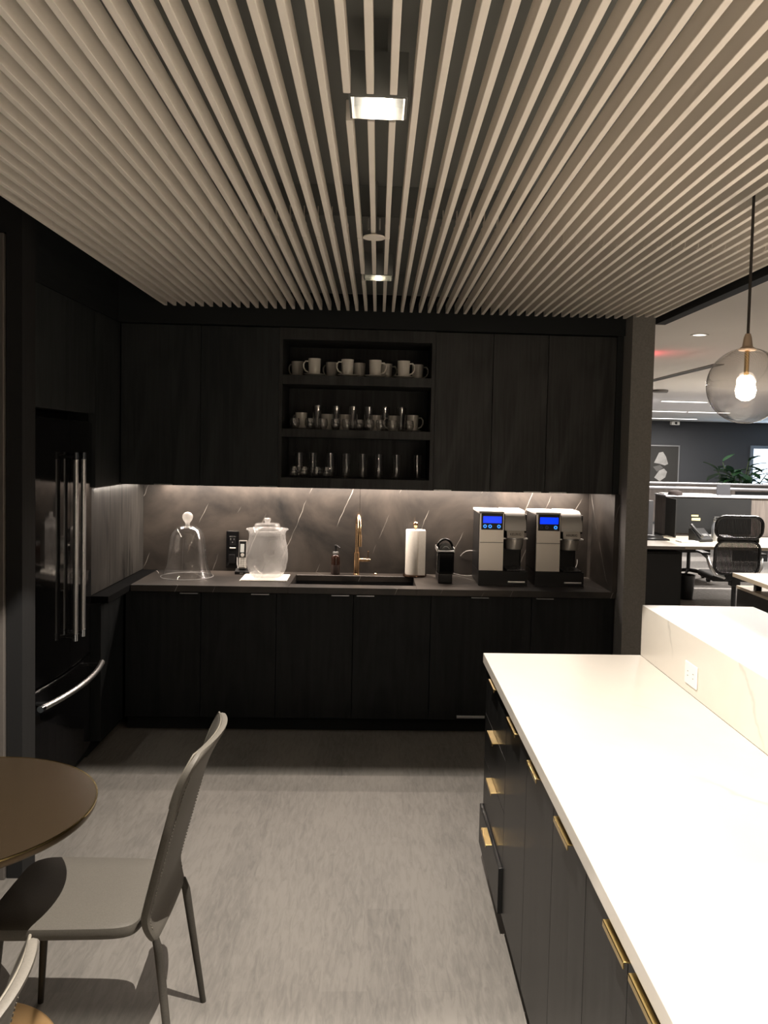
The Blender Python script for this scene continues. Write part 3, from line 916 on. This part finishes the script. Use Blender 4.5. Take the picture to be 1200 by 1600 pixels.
def tumbler(r, h, label, group, loc):
    p = [(.0005, .004), (r * .80, .0), (r * .84, .003), (r * .94, h * .5), (r, h), (r * .965, h), (r * .88, h * .4), (r * .76, .012), (.0005, .012)]
    o = MB().lathe(p, n=24).link('tumbler', GLASS)
    return tag(o, label, 'glass', group), o


xs = [-.380, -.265, -.160, -.064, .036, .139]
g0 = None
for i, x in enumerate(xs):
    lab = 'tall clear tumbler on middle shelf, %s of six' % ordw(i, 6)
    if g0 is None:
        _, g0 = tumbler(.030, .150, lab, 'tall tumblers on the middle shelf', None); g0.location = (x, 5.20, Z2 + .0005)
    else:
        simple_dup(g0, (x, 5.20, Z2 + .0005), lab, 'tall tumblers on the middle shelf')
xs = [-.510, -.418, -.340, -.262, -.195, -.120, -.055, .012, .085, .185]
g1 = None
for i, x in enumerate(xs):
    lab = 'small round clear glass in front on middle shelf, %s' % ordw(i, 10)
    if g1 is None:
        p = [(.0005, .003), (.018, .0), (.024, .008), (.031, .028), (.030, .050), (.026, .066), (.0245, .066), (.0285, .05), (.0292, .03), (.022, .012), (.0005, .008)]
        g1 = tag(MB().lathe(p, n=24).link('small_glass', GLASS), lab, 'glass', 'small glasses on the middle shelf'); g1.location = (x, 5.105, Z2 + .0005)
    else:
        simple_dup(g1, (x, 5.105, Z2 + .0005), lab, 'small glasses on the middle shelf')
xs = [-.492, -.407, -.295, -.197, -.094, .008, .120, .249]
for i, x in enumerate(xs):
    simple_dup(g0, (x, 5.25, Z3 + .0005), 'tall clear tumbler on the bottom shelf, %s of eight' % ordw(i, 8), 'tall tumblers on the bottom shelf')
for i, x in enumerate([-.514, -.452, -.374, -.314]):
    simple_dup(g1, (x, 5.12, Z3 + .0005), 'small round clear glass in front on bottom shelf, %s' % ordw(i, 4), 'small glasses on the bottom shelf')

# ================================================================== THE ISLAND
IX = .475
units = []


def island_unit(y0, y1, label, drawers=None, doors=None):
    """fronts face -X; y0 is the far end"""
    t = thing('island_cabinet', label, 'cabinet', (IX, y1, 0), 0, 'cabinets of the island')
    L = y0 - y1
    MB().box(.021, .60, .001, L - .001, .085, .858).link('carcass', MATTEBLACK, t)
    MB().box(.065, .075, 0, L, 0, .085).link('toe_kick', MATTEBLACK, t)
    if drawers:
        for (z0, z1, out) in drawers:
            d = MB().box(-out, .019 - out + .001, .0015, L - .0015, z0 + .0015, z1 - .0015, .001, 1).link('drawer', GREYWOOD, t)
            MB().box(-out - .024, .001 - out, L / 2 - .10, L / 2 + .045, z1 - .004, z1 - .0005, .0008, 1).box(-out - .024, -out - .021, L / 2 - .10, L / 2 + .045, z1 - .012, z1 - .001, .0006, 1).link('handle', BRASSGOLD, d)
    for (a, b, h0, h1) in (doors or []):
        d = MB().box(0, .02, b - y1 + .0015, a - y1 - .0015, .09, .8545, .001, 1).link('door', GREYWOOD, t)
        MB().box(-.024, .001, h1 - y1, h0 - y1, .850, .8535, .0008, 1).box(-.024, -.021, h1 - y1, h0 - y1, .840, .853, .0006, 1).link('handle', BRASSGOLD, d)
    return t


island_unit(3.435, 2.885, 'black drawer cabinet with four gold pulls at far end of island', drawers=[(.652, .857, 0), (.462, .652, 0), (.262, .462, 0), (.092, .262, .014)])
island_unit(2.885, 2.48, 'black island cabinet with one wide front next to the drawers', doors=[(2.885, 2.48, 2.755, 2.585)])
island_unit(2.48, 1.76, 'black two-door island cabinet in the middle of the island side', doors=[(2.48, 2.10, 2.365, 2.225), (2.10, 1.76, 1.995, 1.845)])
island_unit(1.76, 1.15, 'nearest black island cabinet with two gold pulls close together', doors=[(1.76, 1.455, 1.545, 1.41), (1.455, 1.15, 1.38, 1.245)])
island_unit(1.15, .55, 'black island cabinet beyond the lower edge of the photo', doors=[(1.15, .55, .93, .79)])
bk = MB().box(1.085, 1.56, -.5, 3.43, .0, .858).box(.56, 1.085, -.5, .548, .0, .858)
tag(bk.link('island_back_body', GREYWOOD), 'black panelled body under the raised bar of the island', 'island body')
it = MB().box(.46, 1.1295, -.55, 3.447, .86, .9, .0025, 2)
tag(it.link('island_countertop', MARBLEW), 'white marble island countertop brightly lit', 'countertop')
rb_ = thing('raised_bar', 'raised white marble bar ledge along the island', 'bar ledge', (1.13, -.55, .9))
MB().box(.0202, .476, 0, 3.997, .173, .213).link('bar_top', MARBLEW, rb_)
MB().box(0, .02, 0, 3.997, .0, .213).link('upstand', MARBLEW, rb_)
MB().box(.0205, .446, 3.967, 3.996, -.04, .1725, .001, 1).box(.43, .446, 0, 3.967, -.04, .1725).link('end_panel', MARBLEW, rb_)
ol = thing('island_outlet', 'white power outlet on the marble upstand of the island', 'outlet', (1.1295, 2.875, .972))
MB().box(-.006, 0, -.055, .055, -.04, .04, .002, 1).link('plate', WHITEPLASTIC, ol)
so = MB()
for dy in (-.025, .025):
    for q in (-.008, .008):
        so.box(-.0068, -.0058, dy - .004, dy + .004, q - .001, q + .001)
so.link('slots', DARKTEXT, ol)

# pendant lamp
pd = thing('pendant_lamp', 'smoked glass globe pendant lamp hanging over the island bar', 'pendant lamp', (1.15, 2.585, 1.972))
pr = [(.119 * math.sin(PI * i / 24), -.119 * math.cos(PI * i / 24)) for i in range(0, 23)]
pr[0] = (.0008, -.119)
MB().lathe(pr, n=56).link('globe', GLASSSMOKE, pd)
MB().solid([(.026, .110), (.028, .114), (.016, .122), (.012, .150), (.008, .162)], n=24).link('cap', plain('pendant_cap', (.42, .33, .25), .35, .6), pd)
MB().solid([(.0075, .03), (.0075, .112)], n=14).link('stem', BRASS, pd)
MB().tube([(0, 0, .16), (0, 0, ZS + .15 - 1.972)], .0045, 10).link('cord', CORDBLACK, pd)
MB().lathe([(.012, .032), (.014, .02), (.027, .005), (.032, -.015), (.027, -.036), (.012, -.046), (.0005, -.048)], n=24).link('bulb', BULBGLASS, pd)
MB().solid([(.03, ZS + .151 - 1.972), (.03, ZS + .197 - 1.972)], n=20).link('canopy', CORDBLACK, pd)

P_PEND = 9
point('pendant_bulb', (1.15, 2.585, 1.962), P_PEND, (1, .82, .64), .03)
point('pendant_bulb', (1.15, 1.25, 1.962), P_PEND, (1, .82, .64), .03)  # bulb of an added pendant out of view, extra fill light
point('pendant_bulb', (1.15, -.085, 1.962), P_PEND, (1, .82, .64), .03)  # bulb of the other added pendant, also fill light
dup(pd, (1.15, 1.25, 1.972), 'added unseen globe pendant lamp over the island outside the right photo edge')  # unseen pendant added to carry the extra fill light
dup(pd, (1.15, -.085, 1.972), 'added unseen globe pendant lamp over the island beside the camera')  # second unseen pendant, added for the same fill

# ================================================================== TABLE AND CHAIRS
tb = thing('round_table', 'round bronze-topped cafe table with bright brass rim', 'table', (-1.155, 2.266, 0))
MB().solid([(.36, .706), (.382, .718), (.386, .726), (.386, .737)], n=96).link('tabletop', plain('table_edge', (.10, .07, .04), .35, .8), tb)
MB().solid([(.383, .7372), (.383, .7400)], n=96).link('top_inlay', TABLETOP, tb)
MB().lathe([(.3835, .7365), (.3875, .7365), (.3875, .7408), (.3835, .7408)], n=96, closed=True).link('rim', BRASSGOLD, tb)
MB().solid([(.035, .012), (.035, .706)], n=28).link('column', plain('dark_column', (.05, .04, .03), .35, .8), tb)
MB().solid([(.285, 0), (.285, .008), (.275, .013), (.05, .016)], n=72).link('base', plain('brass_base', (.62, .40, .17), .35, .7), tb)


def back_surface(off):
    def fn(u, v):
        z = .402 + .543 * v
        if v < .86:
            w = .184 + .030 * min(1, v / .6)
            if v < .14: w -= .020 * (1 - v / .14) ** 2
        else:
            q = (v - .86) / .14
            w = .160 + .054 * math.sqrt(max(0, 1 - q * q))
        t = 2 * u - 1
        x = .187 + .250 * (z - .478) + .020 * max(0, (z - .80) / .14) ** 2
        if z < .478: x += .042 * ((.478 - z) / .076) ** 1.25
        x += (.004 + .030 * v * v) * (1 - t * t) + off
        return (x, w * t, z - (.010 * max(0, (v - .8) / .2) * t * t))
    return fn


def make_chair(label):
    t = thing('dining_chair', label, 'chair', (-.785, 2.365, 0), 0, 'leather dining chairs')
    # seat: a thin padded slab, slightly wider at the front
    mb = MB()
    def seat(u, v):
        a = 2 * PI * u
        c, s_ = math.cos(a), math.sin(a)
        e = .28
        px = math.copysign(abs(c) ** e, c); py = math.copysign(abs(s_) ** e, s_)
        prof = [(.90, .424), (.985, .430), (1.0, .445), (.985, .459), (.93, .466), (.5, .468), (.001, .468)]
        r, z = prof[int(round(v * 6))]
        return (-.040 + .212 * px * r, (.196 + .006 * -px) * py * r, z)
    V = mb.grid(seat, 64, 6, closed_u=True)
    mb.bm.faces.new(V[0][::-1])
    mb.link('seat', LEATHER, t)
    # backrest: curved padded shell, flared at the top
    nb = MB()
    A = nb.grid(back_surface(.012), 16, 20); B = nb.grid(back_surface(-.012), 16, 20)
    for j in range(20):
        for col in (0, -1):
            f_ = nb.bm.faces.new((A[j][col], A[j + 1][col], B[j + 1][col], B[j][col])); f_.smooth = True
    for i in range(16):
        for row in (0, -1):
            f_ = nb.bm.faces.new((A[row][i], A[row][i + 1], B[row][i + 1], B[row][i])); f_.smooth = True
    bk_ = nb.link('backrest', LEATHER, t, subsurf=1)
    # piping along the inner rim
    fn = back_surface(-.0095)
    rim = [fn(.022, .72 + .262 * i / 14) for i in range(15)] + [fn(.022 + .956 * i / 20, .982) for i in range(1, 20)] + [fn(.978, .982 - .262 * i / 14) for i in range(15)]
    MB().tube(rim, .0028, 8).link('piping', PIPING, bk_)
    # seam of stitches on the outer face
    fs = back_surface(.0132)
    stc = MB()
    for k in range(46):
        v0 = .08 + .80 * k / 46
        for u0 in (.045, .955):
            stc.tube([fs(u0, v0), fs(u0, v0 + .010)], .0011, 5)
    stc.link('stitching', PIPING, bk_)
    for sy in (-1, 1):
        MB().tube([(.212, sy * .156, .414), (.222, sy * .160, .38), (.272, sy * .190, .0)], [.010, .0125, .009], 12).link('leg', LEATHERDARK, t)
        MB().tube([(-.200, sy * .165, .435), (-.230, sy * .188, .0 if sy > 0 else .0165)], [.015, .009], 12).link('leg', LEATHERDARK, t)
    return t


ch = make_chair('taupe leather chair with stitched back, whole chair pulled up to the table')
dup(ch, (-.875, 1.19, 0), 'taupe leather chair cut off by the lower left photo corner')

# ================================================================== THE OFFICE BEYOND
struct('wall_office_far', MB().box(-1.75, 13, 20.7, 20.9, 0, 2.6), OFFWALL)
struct('wall_office_right', MB().box(12.8, 13, -3.2, 20.7, 0, 2.6), OFFWALL)
struct('wall_office_left', MB().box(-1.75, -1.6, 5.9, 20.7, 0, 2.75), OFFWALL)
struct('ceiling_corridor', MB().box(-1.75, 1.70, 5.9, 20.9, 2.6, 2.66), OFFCEIL)
wn = bpy.data.objects.new('window_1', None); COL.objects.link(wn); wn['kind'] = 'structure'; wn.location = (9.38, 20.69, .35)
MB().box(.08, 2.4, -.02, .0, .06, 1.60).link('window_pane', WINDOWGLOW, wn)
MB().box(0, .08, -.05, 0, 0, 1.68).box(2.4, 2.48, -.05, 0, 0, 1.68).box(.08, 2.4, -.05, 0, 1.60, 1.68).box(.08, 2.4, -.05, 0, 0, .06).link('window_frame', plain('window_frame_blue', (.25, .3, .36), .4), wn)

pc = thing('framed_picture', 'framed picture of pale rocks on dark ground on the far wall', 'picture', (6.79, 20.69, 1.02))
MB().box(.03, .75, -.03, 0, .03, .94).link('print_ground', PICBG, pc)
MB().box(0, .03, -.045, 0, 0, .97).box(.75, .78, -.045, 0, 0, .97).box(.03, .75, -.045, 0, .94, .97).box(.03, .75, -.045, 0, 0, .03).link('frame', FRAMESILVER, pc)
MB().prism([(.14, .52), (.26, .78), (.36, .80), (.44, .68), (.50, .50), (.42, .46), (.28, .50)], -.036, -.031, 'y').link('print_rock', PICROCK, pc)
MB().prism([(.12, .42), (.30, .47), (.38, .40), (.22, .30)], -.035, -.031, 'y').link('print_rock', plain('picture_rock_dark', (.16, .155, .15), .8), pc)
MB().prism([(.16, .15), (.28, .33), (.40, .38), (.48, .30), (.44, .16), (.30, .06)], -.036, -.031, 'y').link('print_rock', PICROCK, pc)
cm = thing('security_camera', 'small white security camera on the ceiling by far wall', 'camera', (7.25, 20.2, 2.6))
MB().solid([(.07, -.03), (.07, 0)], n=20).link('mount', WHITEPLASTIC, cm)
MB().box(-.10, .10, -.10, .06, -.12, -.03, .02).link('camera_body', WHITEPLASTIC, cm)
MB().solid([(.03, -.012), (.03, 0)], (0, -.10, -.075), 14, 'y').link('lens', BLACKPLASTIC, cm)
sm = MB().solid([(.09, -.035), (.10, -.02), (.10, 0)], n=22)
tag(sm.link('smoke_detector', plain('detector_grey', (.18, .17, .16), .6), None, (3.69, 10.85, 2.599)), 'small round dark smoke detector on the office ceiling', 'smoke detector')

# ceiling fittings
od = thing('office_downlight', 'small round lit downlight in the pale office ceiling', 'downlight', (2.247, 5.83, 2.6))
MB().lathe([(.045, -.004), (.062, -.006), (.064, 0)], n=32).link('trim_ring', WHITEPLASTIC, od)
MB().solid([(.045, -.003), (.045, -.001)], n=28).link('lens', LENS, od)
lv = thing('linear_air_slot', 'long dark linear air slot in the office ceiling', 'air vent', (3.135, 8.64, 2.6))
MB().box(-.035, .035, -1.0, 1.0, -.006, 0).link('slot', plain('vent_dark', (.04, .038, .036), .7), lv)
MB().box(-.048, -.035, -1.01, 1.01, -.008, 0).box(.035, .048, -1.01, 1.01, -.008, 0).link('flange', plain('vent_flange', (.2, .19, .18), .6), lv)


def linear(loc, L, label):
    t = thing('linear_light', label, 'ceiling light', loc, 0, 'linear ceiling lights of the office')
    MB().box(-L / 2, L / 2, -.06, .06, -.012, 0).link('housing', WHITEPLASTIC, t)
    MB().box(-L / 2 + .01, L / 2 - .01, -.05, .05, -.018, -.012).link('diffuser', TUBE, t)
    return t


linear((4.79, 12.95, 2.6), .72, 'nearest visible glowing linear ceiling light in the office')
linear((5.55, 15.97, 2.6), .80, 'left glowing linear ceiling light in the middle office row')
linear((6.40, 15.97, 2.6), .80, 'right glowing linear ceiling light in the middle office row')
linear((6.60, 19.1, 2.6), 1.55, 'farthest glowing linear ceiling light nearest the dark wall')
ex = thing('exit_sign', 'red lit exit sign behind the grey wall end, seen by its ceiling glow', 'exit sign', (2.19, 7.0, 2.47))
MB().box(-.03, .0, -.16, .16, -.10, .10, .004).box(-.02, -.01, -.02, .02, .10, .13).link('housing', WHITEPLASTIC, ex)
lettering('EXIT', .15, REDGLOW, ex, (.0015, 0, 0), (PI / 2, 0, PI / 2), .003)
area('exit_sign_lamp', (2.20, 7.0, 2.50), .05, .30, .5, color=(1, .02, .06), rot=(0, -PI * .60, 0))

# plant by the window
pl = thing('potted_plant', 'bushy green potted plant in front of the bright far window', 'plant', (8.05, 18.2, 0))
MB().solid([(.16, 0), (.21, .45), (.19, .45), (.18, .40)], n=28).link('pot', plain('planter_grey', (.09, .09, .09), .6), pl)
stm = MB()
lf = MB()
for k in range(12):
    a = 2 * PI * k / 12 + random.random() * .5
    L = .25 + .45 * random.random(); H = .75 + .55 * random.random()
    pts = [(0, 0, .42), (.35 * L * math.cos(a), .35 * L * math.sin(a), .42 + .5 * (H)), (L * math.cos(a) * .8, L * math.sin(a) * .8, .42 + H)]
    stm.tube(pts, .012, 6)
    for j in range(9):
        q = .3 + .7 * j / 8
        bx_ = [pts[0][i] * (1 - q) + pts[2][i] * q for i in range(3)]
        ang = a + (random.random() - .5) * 3.4; tilt = -.2 + 1.0 * random.random()
        ll = .28 + .18 * random.random(); ww = .075 + .04 * random.random()
        d = Vector((math.cos(ang) * math.cos(tilt), math.sin(ang) * math.cos(tilt), math.sin(tilt)))
        sd = d.cross(Vector((0, 0, 1))).normalized(); up = sd.cross(d)
        def leaf(u, v, B0=Vector(bx_), d=d, sd=sd, up=up, ll=ll, ww=ww):
            w = ww * math.sin(PI * min(.995, max(.005, v))) ** .8
            return B0 + d * (ll * v) + sd * (w * (2 * u - 1)) + up * (-.10 * v * v + .02 * abs(2 * u - 1))
        lf.grid(leaf, 4, 6)
stm.link('stems', plain('stem_green', (.05, .08, .03), .6), pl)
lf.link('foliage', LEAF, pl)

# low rows of office storage: three depths
def spine(loc, L, label, dark, top=1.24, h0=.0, depth=.40, end_dark=False):
    t = thing('storage_spine', label, 'office storage', loc, 0, 'low storage rows of the office')
    MB().box(0, L, 0, depth, h0, top - .018).link('body', GREYPANEL, t)
    MB().box(-.01, L + .01, -.02, depth + .02, top - .018, top).link('top_ledge', WHITEEDGE, t)
    for (a, b, z0, z1) in dark:
        MB().box(a, b, -.012, .0, z0, z1).link('dark_front', DARKPANEL, t)
    if end_dark:
        MB().box(0, .014, -.35, -.0, h0, top - .03).box(0, .014, -.36, -.35, h0, top - .03).link('end_panel', PEDESTAL, t)
    return t


spine((3.66, 10.40, 0), 3.4, 'nearest low storage row with dark niche behind the desk phone', [(.09, 1.10, .76, 1.205)], h0=.735, end_dark=True)
sl2 = spine((3.2, 12.85, 0), 5.5, 'second low storage row with wood front left of a dark niche', [(2.42, 2.98, .1, 1.2)], h0=.70)
sl3 = spine((4.2, 15.0, 0), 5.2, 'third low storage row near the potted plant', [(.1, 1.25, .8, 1.19), (2.3, 3.1, .8, 1.19)], h0=.70)
for t_, L_, d_ in ((sl2, 5.5, .40), (sl3, 5.2, .40)):
    MB().box(0, .05, 0, d_, 0, .70).box(L_ - .05, L_, 0, d_, 0, .70).link('support', PEDESTAL, t_)
MB_ = bpy.data.objects['storage_spine']
MB().box(0, .05, 0, .40, 0, .735).box(3.35, 3.40, 0, .40, 0, .735).link('support', PEDESTAL, MB_)

# desk with a darker left part
dk = thing('office_desk', 'pale oak office desk with darker left part holding phone and bottle', 'desk', (2.95, 9.12, 0))
MB().box(.47, 2.30, .04, 1.22, .695, .73, .002).link('desktop', DESKOAK, dk)
MB().prism([(-.6, .0), (.50, .0), (.50, .05), (.47, .10), (.47, 1.22), (-.6, 1.22)], .695, .731, 'z').link('left_top', DESKTAUPE, dk)
for (lx, ly) in ((2.24, .08), (2.24, 1.14), (-.55, 1.14)):
    MB().box(lx, lx + .05, ly, ly + .05, 0, .695).link('leg', SATINBLACK, dk)
pdst = thing('desk_pedestal', 'charcoal drawer pedestal under the left end of the oak desk', 'pedestal', (2.45, 9.18, 0))
MB().box(0, .99, 0, .62, 0, .66, .003).link('body', PEDESTAL, pdst)
MB().box(.02, .97, -.016, -.001, .03, .64, .003).link('front', PEDESTAL, pdst)
# things on the desk
tp = thing('desk_phone', 'black desk phone with handset on the oak desk', 'phone', (3.86, 9.72, .7305), .35)
MB().prism([(-.09, 0), (.10, 0), (.10, .14), (.07, .15), (-.09, .03)], -.10, .10, 'x').link('base', BLACKPLASTIC, tp)
MB().tube([(-.07, -.10, .065), (-.07, .0, .125), (-.07, .09, .185)], [.022, .016, .024], 10).link('handset', plain('handset_dark', (.03, .03, .03), .25), tp)
MB().prism([(-.05, .066), (.04, .112), (.04, .116), (-.05, .070)], -.02, .07, 'x').link('keypad', plain('key_grey', (.12, .12, .12), .5), tp)
bo = thing('water_bottle', 'steel grey water bottle standing on the oak desk', 'bottle', (4.05, 9.80, .7305))
MB().solid([(.032, 0), (.035, .004), (.035, .14), (.03, .175), (.018, .21), (.016, .235)], n=24).link('body', STEELBLUE, bo)
MB().solid([(.018, .235), (.019, .24), (.019, .262), (.015, .266)], n=20).link('cap', CHROMECAP, bo)
mo = thing('monitor', 'dark computer monitor at the left end of the office desk', 'monitor', (3.30, 10.15, .7305))
MB().box(-.55, .02, -.02, .02, .10, .46, .006).link('screen', plain('monitor_dark', (.012, .016, .024), .25), mo)
MB().box(.05, .11, -.03, .03, .03, .45, .004).link('arm_post', plain('arm_grey', (.06, .06, .065), .45), mo)
MB().box(-.10, .22, -.12, .12, 0, .02, .004).link('foot', BLACKPLASTIC, mo)
MB().box(.0, .06, -.012, .012, .25, .30).link('arm', SATINBLACK, mo)
for i, (x, y, w, d, r_, lab) in enumerate(((3.66, 9.62, .22, .16, .1, 'white papers on the desk left of the phone'), (4.22, 9.98, .24, .30, -.05, 'stack of white papers right of the bottle'))):
    q = MB().box(-w / 2, w / 2, -d / 2, d / 2, 0, .012 + .03 * i)
    tag(q.link('paper_stack', PAPER, None, (x, y, .7315), rotz=r_), lab, 'papers')
po = MB().box(-.03, .16, .0, .004, -.09, .09)
tag(MB().box(-.055, .055, 0, .003, -.016, .016).link('sticky_note', STICKY, None, (4.05, 10.383, .94)), 'lower yellow note on the dark niche behind the desk', 'note')
tag(MB().box(-.045, .045, 0, .003, -.010, .010).link('sticky_note', STICKY, None, (4.035, 10.383, .985)), 'upper yellow note on the dark niche behind the desk', 'note')
pf = thing('framed_photo', 'thin grey picture frame leaning in the dark niche', 'frame', (4.33, 10.28, .7315))
MB().box(-.08, .08, .0, .015, .0, .25).link('back', DARKPANEL, pf)
MB().box(-.085, -.075, -.006, .0, 0, .255).box(.075, .085, -.006, .0, 0, .255).box(-.075, .075, -.006, .0, .245, .255).box(-.075, .075, -.006, .0, 0, .01).link('frame', plain('frame_dim', (.11, .11, .11), .4), pf)
tag(MB().box(-.28, .28, -.08, .08, 0, .012, .002).box(-.275, .275, -.075, .075, .012, .018).link('keyboard', BLACKPLASTIC, None, (3.20, 9.78, .7318)), 'black keyboard on the desk in front of the monitor', 'keyboard')
for x, y, z, w, mt_, lab in ((3.97, 10.64, 1.2405, .34, WHITEPAINT, 'flat white sheets on the nearest storage row'),):
    tag(MB().box(-w, w, -.12, .12, 0, .014).link('paper_sheets', mt_, None, (x + .05, y, z)), lab, 'papers')
hd2 = MB().solid([(.085, 0), (.09, .02), (.08, .045), (.03, .06)], n=20)
tag(hd2.link('dark_cap', plain('cap_brown', (.03, .02, .018), .8), None, (3.80, 10.46, 1.2405)), 'dark brown cap at left end of the nearest storage row', 'cap')
tag(MB().box(-.09, .09, -.006, .006, 0, .14, .003).box(-.09, .09, -.05, .05, 0, .01, .003).link('small_screen', plain('screen_grey', (.05, .05, .055), .4), None, (4.52, 10.70, 1.2405)), 'small dark screen standing on the nearest storage row', 'screen')

tbn = thing('trash_bin', 'black round trash bin under the oak desk', 'bin', (3.78, 9.95, 0))
MB().lathe([(.0005, .0), (.09, .0), (.115, .29), (.108, .29), (.085, .01), (.0005, .01)], n=28).link('body', BLACKPLASTIC, tbn)
MB().loop([(.1115 * math.cos(k * PI / 16), .1115 * math.sin(k * PI / 16), .291) for k in range(32)], .006).link('rim', BLACKPLASTIC, tbn)


def rrect(w, h, r, n=6):
    out = []
    for cx, cy, a0 in ((w - r, h - r, 0), (-w + r, h - r, PI / 2), (-w + r, -h + r, PI), (w - r, -h + r, 1.5 * PI)):
        for i in range(n + 1):
            a = a0 + PI / 2 * i / n
            out.append((cx + r * math.cos(a), cy + r * math.sin(a)))
    return out


def five_star(t, z=.07, R=.30):
    for k in range(5):
        a = 2 * PI * k / 5 + .35
        c, s_ = math.cos(a), math.sin(a)
        lg = MB().tube([(0, 0, .13), (.15 * c, .15 * s_, .115), (R * c, R * s_, .075)], [.026, .02, .014], 8).link('base_leg', SATINBLACK, t)
        MB().solid([(.028, -.022), (.030, -.018), (.030, .018), (.028, .022)], (R * c, R * s_, .030), 14, 'x').link('caster', BLACKPLASTIC, lg)
    MB().solid([(.026, .11), (.026, .40)], n=16).link('gas_lift', SATINBLACK, t)


oc = thing('office_chair', 'black mesh office chair with chrome arms seen from behind', 'office chair', (3.80, 8.62, 0), -.05)
five_star(oc)
MB().box(-.24, .24, -.02, .46, .42, .49, .03, 4).link('seat', MESHGREY, oc)
bkx = lambda y, z: -.03 - .10 * (z - .5) + .12 * (y * y)
up_ = [(x, bkx(x, 1.0 + z) - .01, 1.005 + z) for x, z in rrect(.245, .115, .09)]
lo_ = [(x, bkx(x, .68 + z) - .01, .685 + z) for x, z in rrect(.235, .175, .10)]
MB().loop(up_, .016).link('upper_frame', SATINBLACK, oc)
MB().loop(lo_, .016).link('lower_frame', SATINBLACK, oc)
MB().box(-.22, .22, -.075, -.045, .845, .895, .012).link('back_joint', SATINBLACK, oc)
m1, m2 = MB(), MB()
for k in range(30):
    x = -.225 + .45 * k / 29
    hh = .105 * (1 - max(0, (abs(x) - .16) / .09) ** 2 * .6)
    m1.box(x - .006, x + .006, bkx(x, 1.0) - .012, bkx(x, 1.0) - .008, 1.005 - hh, 1.005 + hh)
    hh = .165 * (1 - max(0, (abs(x) - .15) / .09) ** 2 * .5)
    m2.box(x * .96 - .006, x * .96 + .006, bkx(x, .68) - .012, bkx(x, .68) - .008, .685 - hh, .685 + hh)
m1.link('upper_mesh', MESHGREY, oc); m2.link('lower_mesh', MESHGREY, oc)
for s_ in (-1, 1):
    MB().tube([(s_ * .30, .12, .70), (s_ * .285, .02, .67), (s_ * .27, -.03, .58), (s_ * .22, -.05, .50), (s_ * .10, -.03, .46)], .018, 12).link('arm', CHROME, oc)
    MB().box(s_ * .30 - .04, s_ * .30 + .04, .0, .26, .70, .725, .01).link('arm_pad', BLACKPLASTIC, oc)
MB().box(-.05, .05, -.05, .05, .38, .46, .01).box(-.12, .12, -.05, -.02, .44, .52, .01).link('mechanism', SATINBLACK, oc)

oc2 = thing('task_chair', 'black swivel chair base and caster seen under the desk', 'office chair', (4.42, 11.55, 0), .1)
five_star(oc2)
MB().box(-.22, .22, -.22, .22, .40, .47, .03, 4).link('seat', MESHGREY, oc2)
MB().box(-.20, .20, .20, .24, .52, .68, .02, 3).box(-.03, .03, .20, .23, .42, .55).link('back', MESHGREY, oc2)

# desk on the right edge
d2 = thing('side_desk', 'pale oak desk corner at the right edge of the photo', 'desk', (3.13, 4.6, 0))
MB().box(0, 1.7, 0, 2.54, .695, .73, .002).link('desktop', DESKOAK, d2)
for (lx, ly, lz) in ((.16, 2.42, .5905), (.16, .06, 0), (1.58, 2.42, 0), (1.58, .06, 0)):
    MB().box(lx, lx + .05, ly, ly + .05, lz, .695).link('leg', SATINBLACK, d2)
p2 = thing('side_pedestal', 'charcoal pedestal with pale top under the right edge desk', 'pedestal', (3.255, 6.1, 0))
MB().box(0, .60, 0, 1.22, 0, .565, .003).link('body', PEDESTAL, p2)
MB().box(-.005, .605, -.005, 1.225, .565, .59, .002).link('top', DESKOAK, p2)
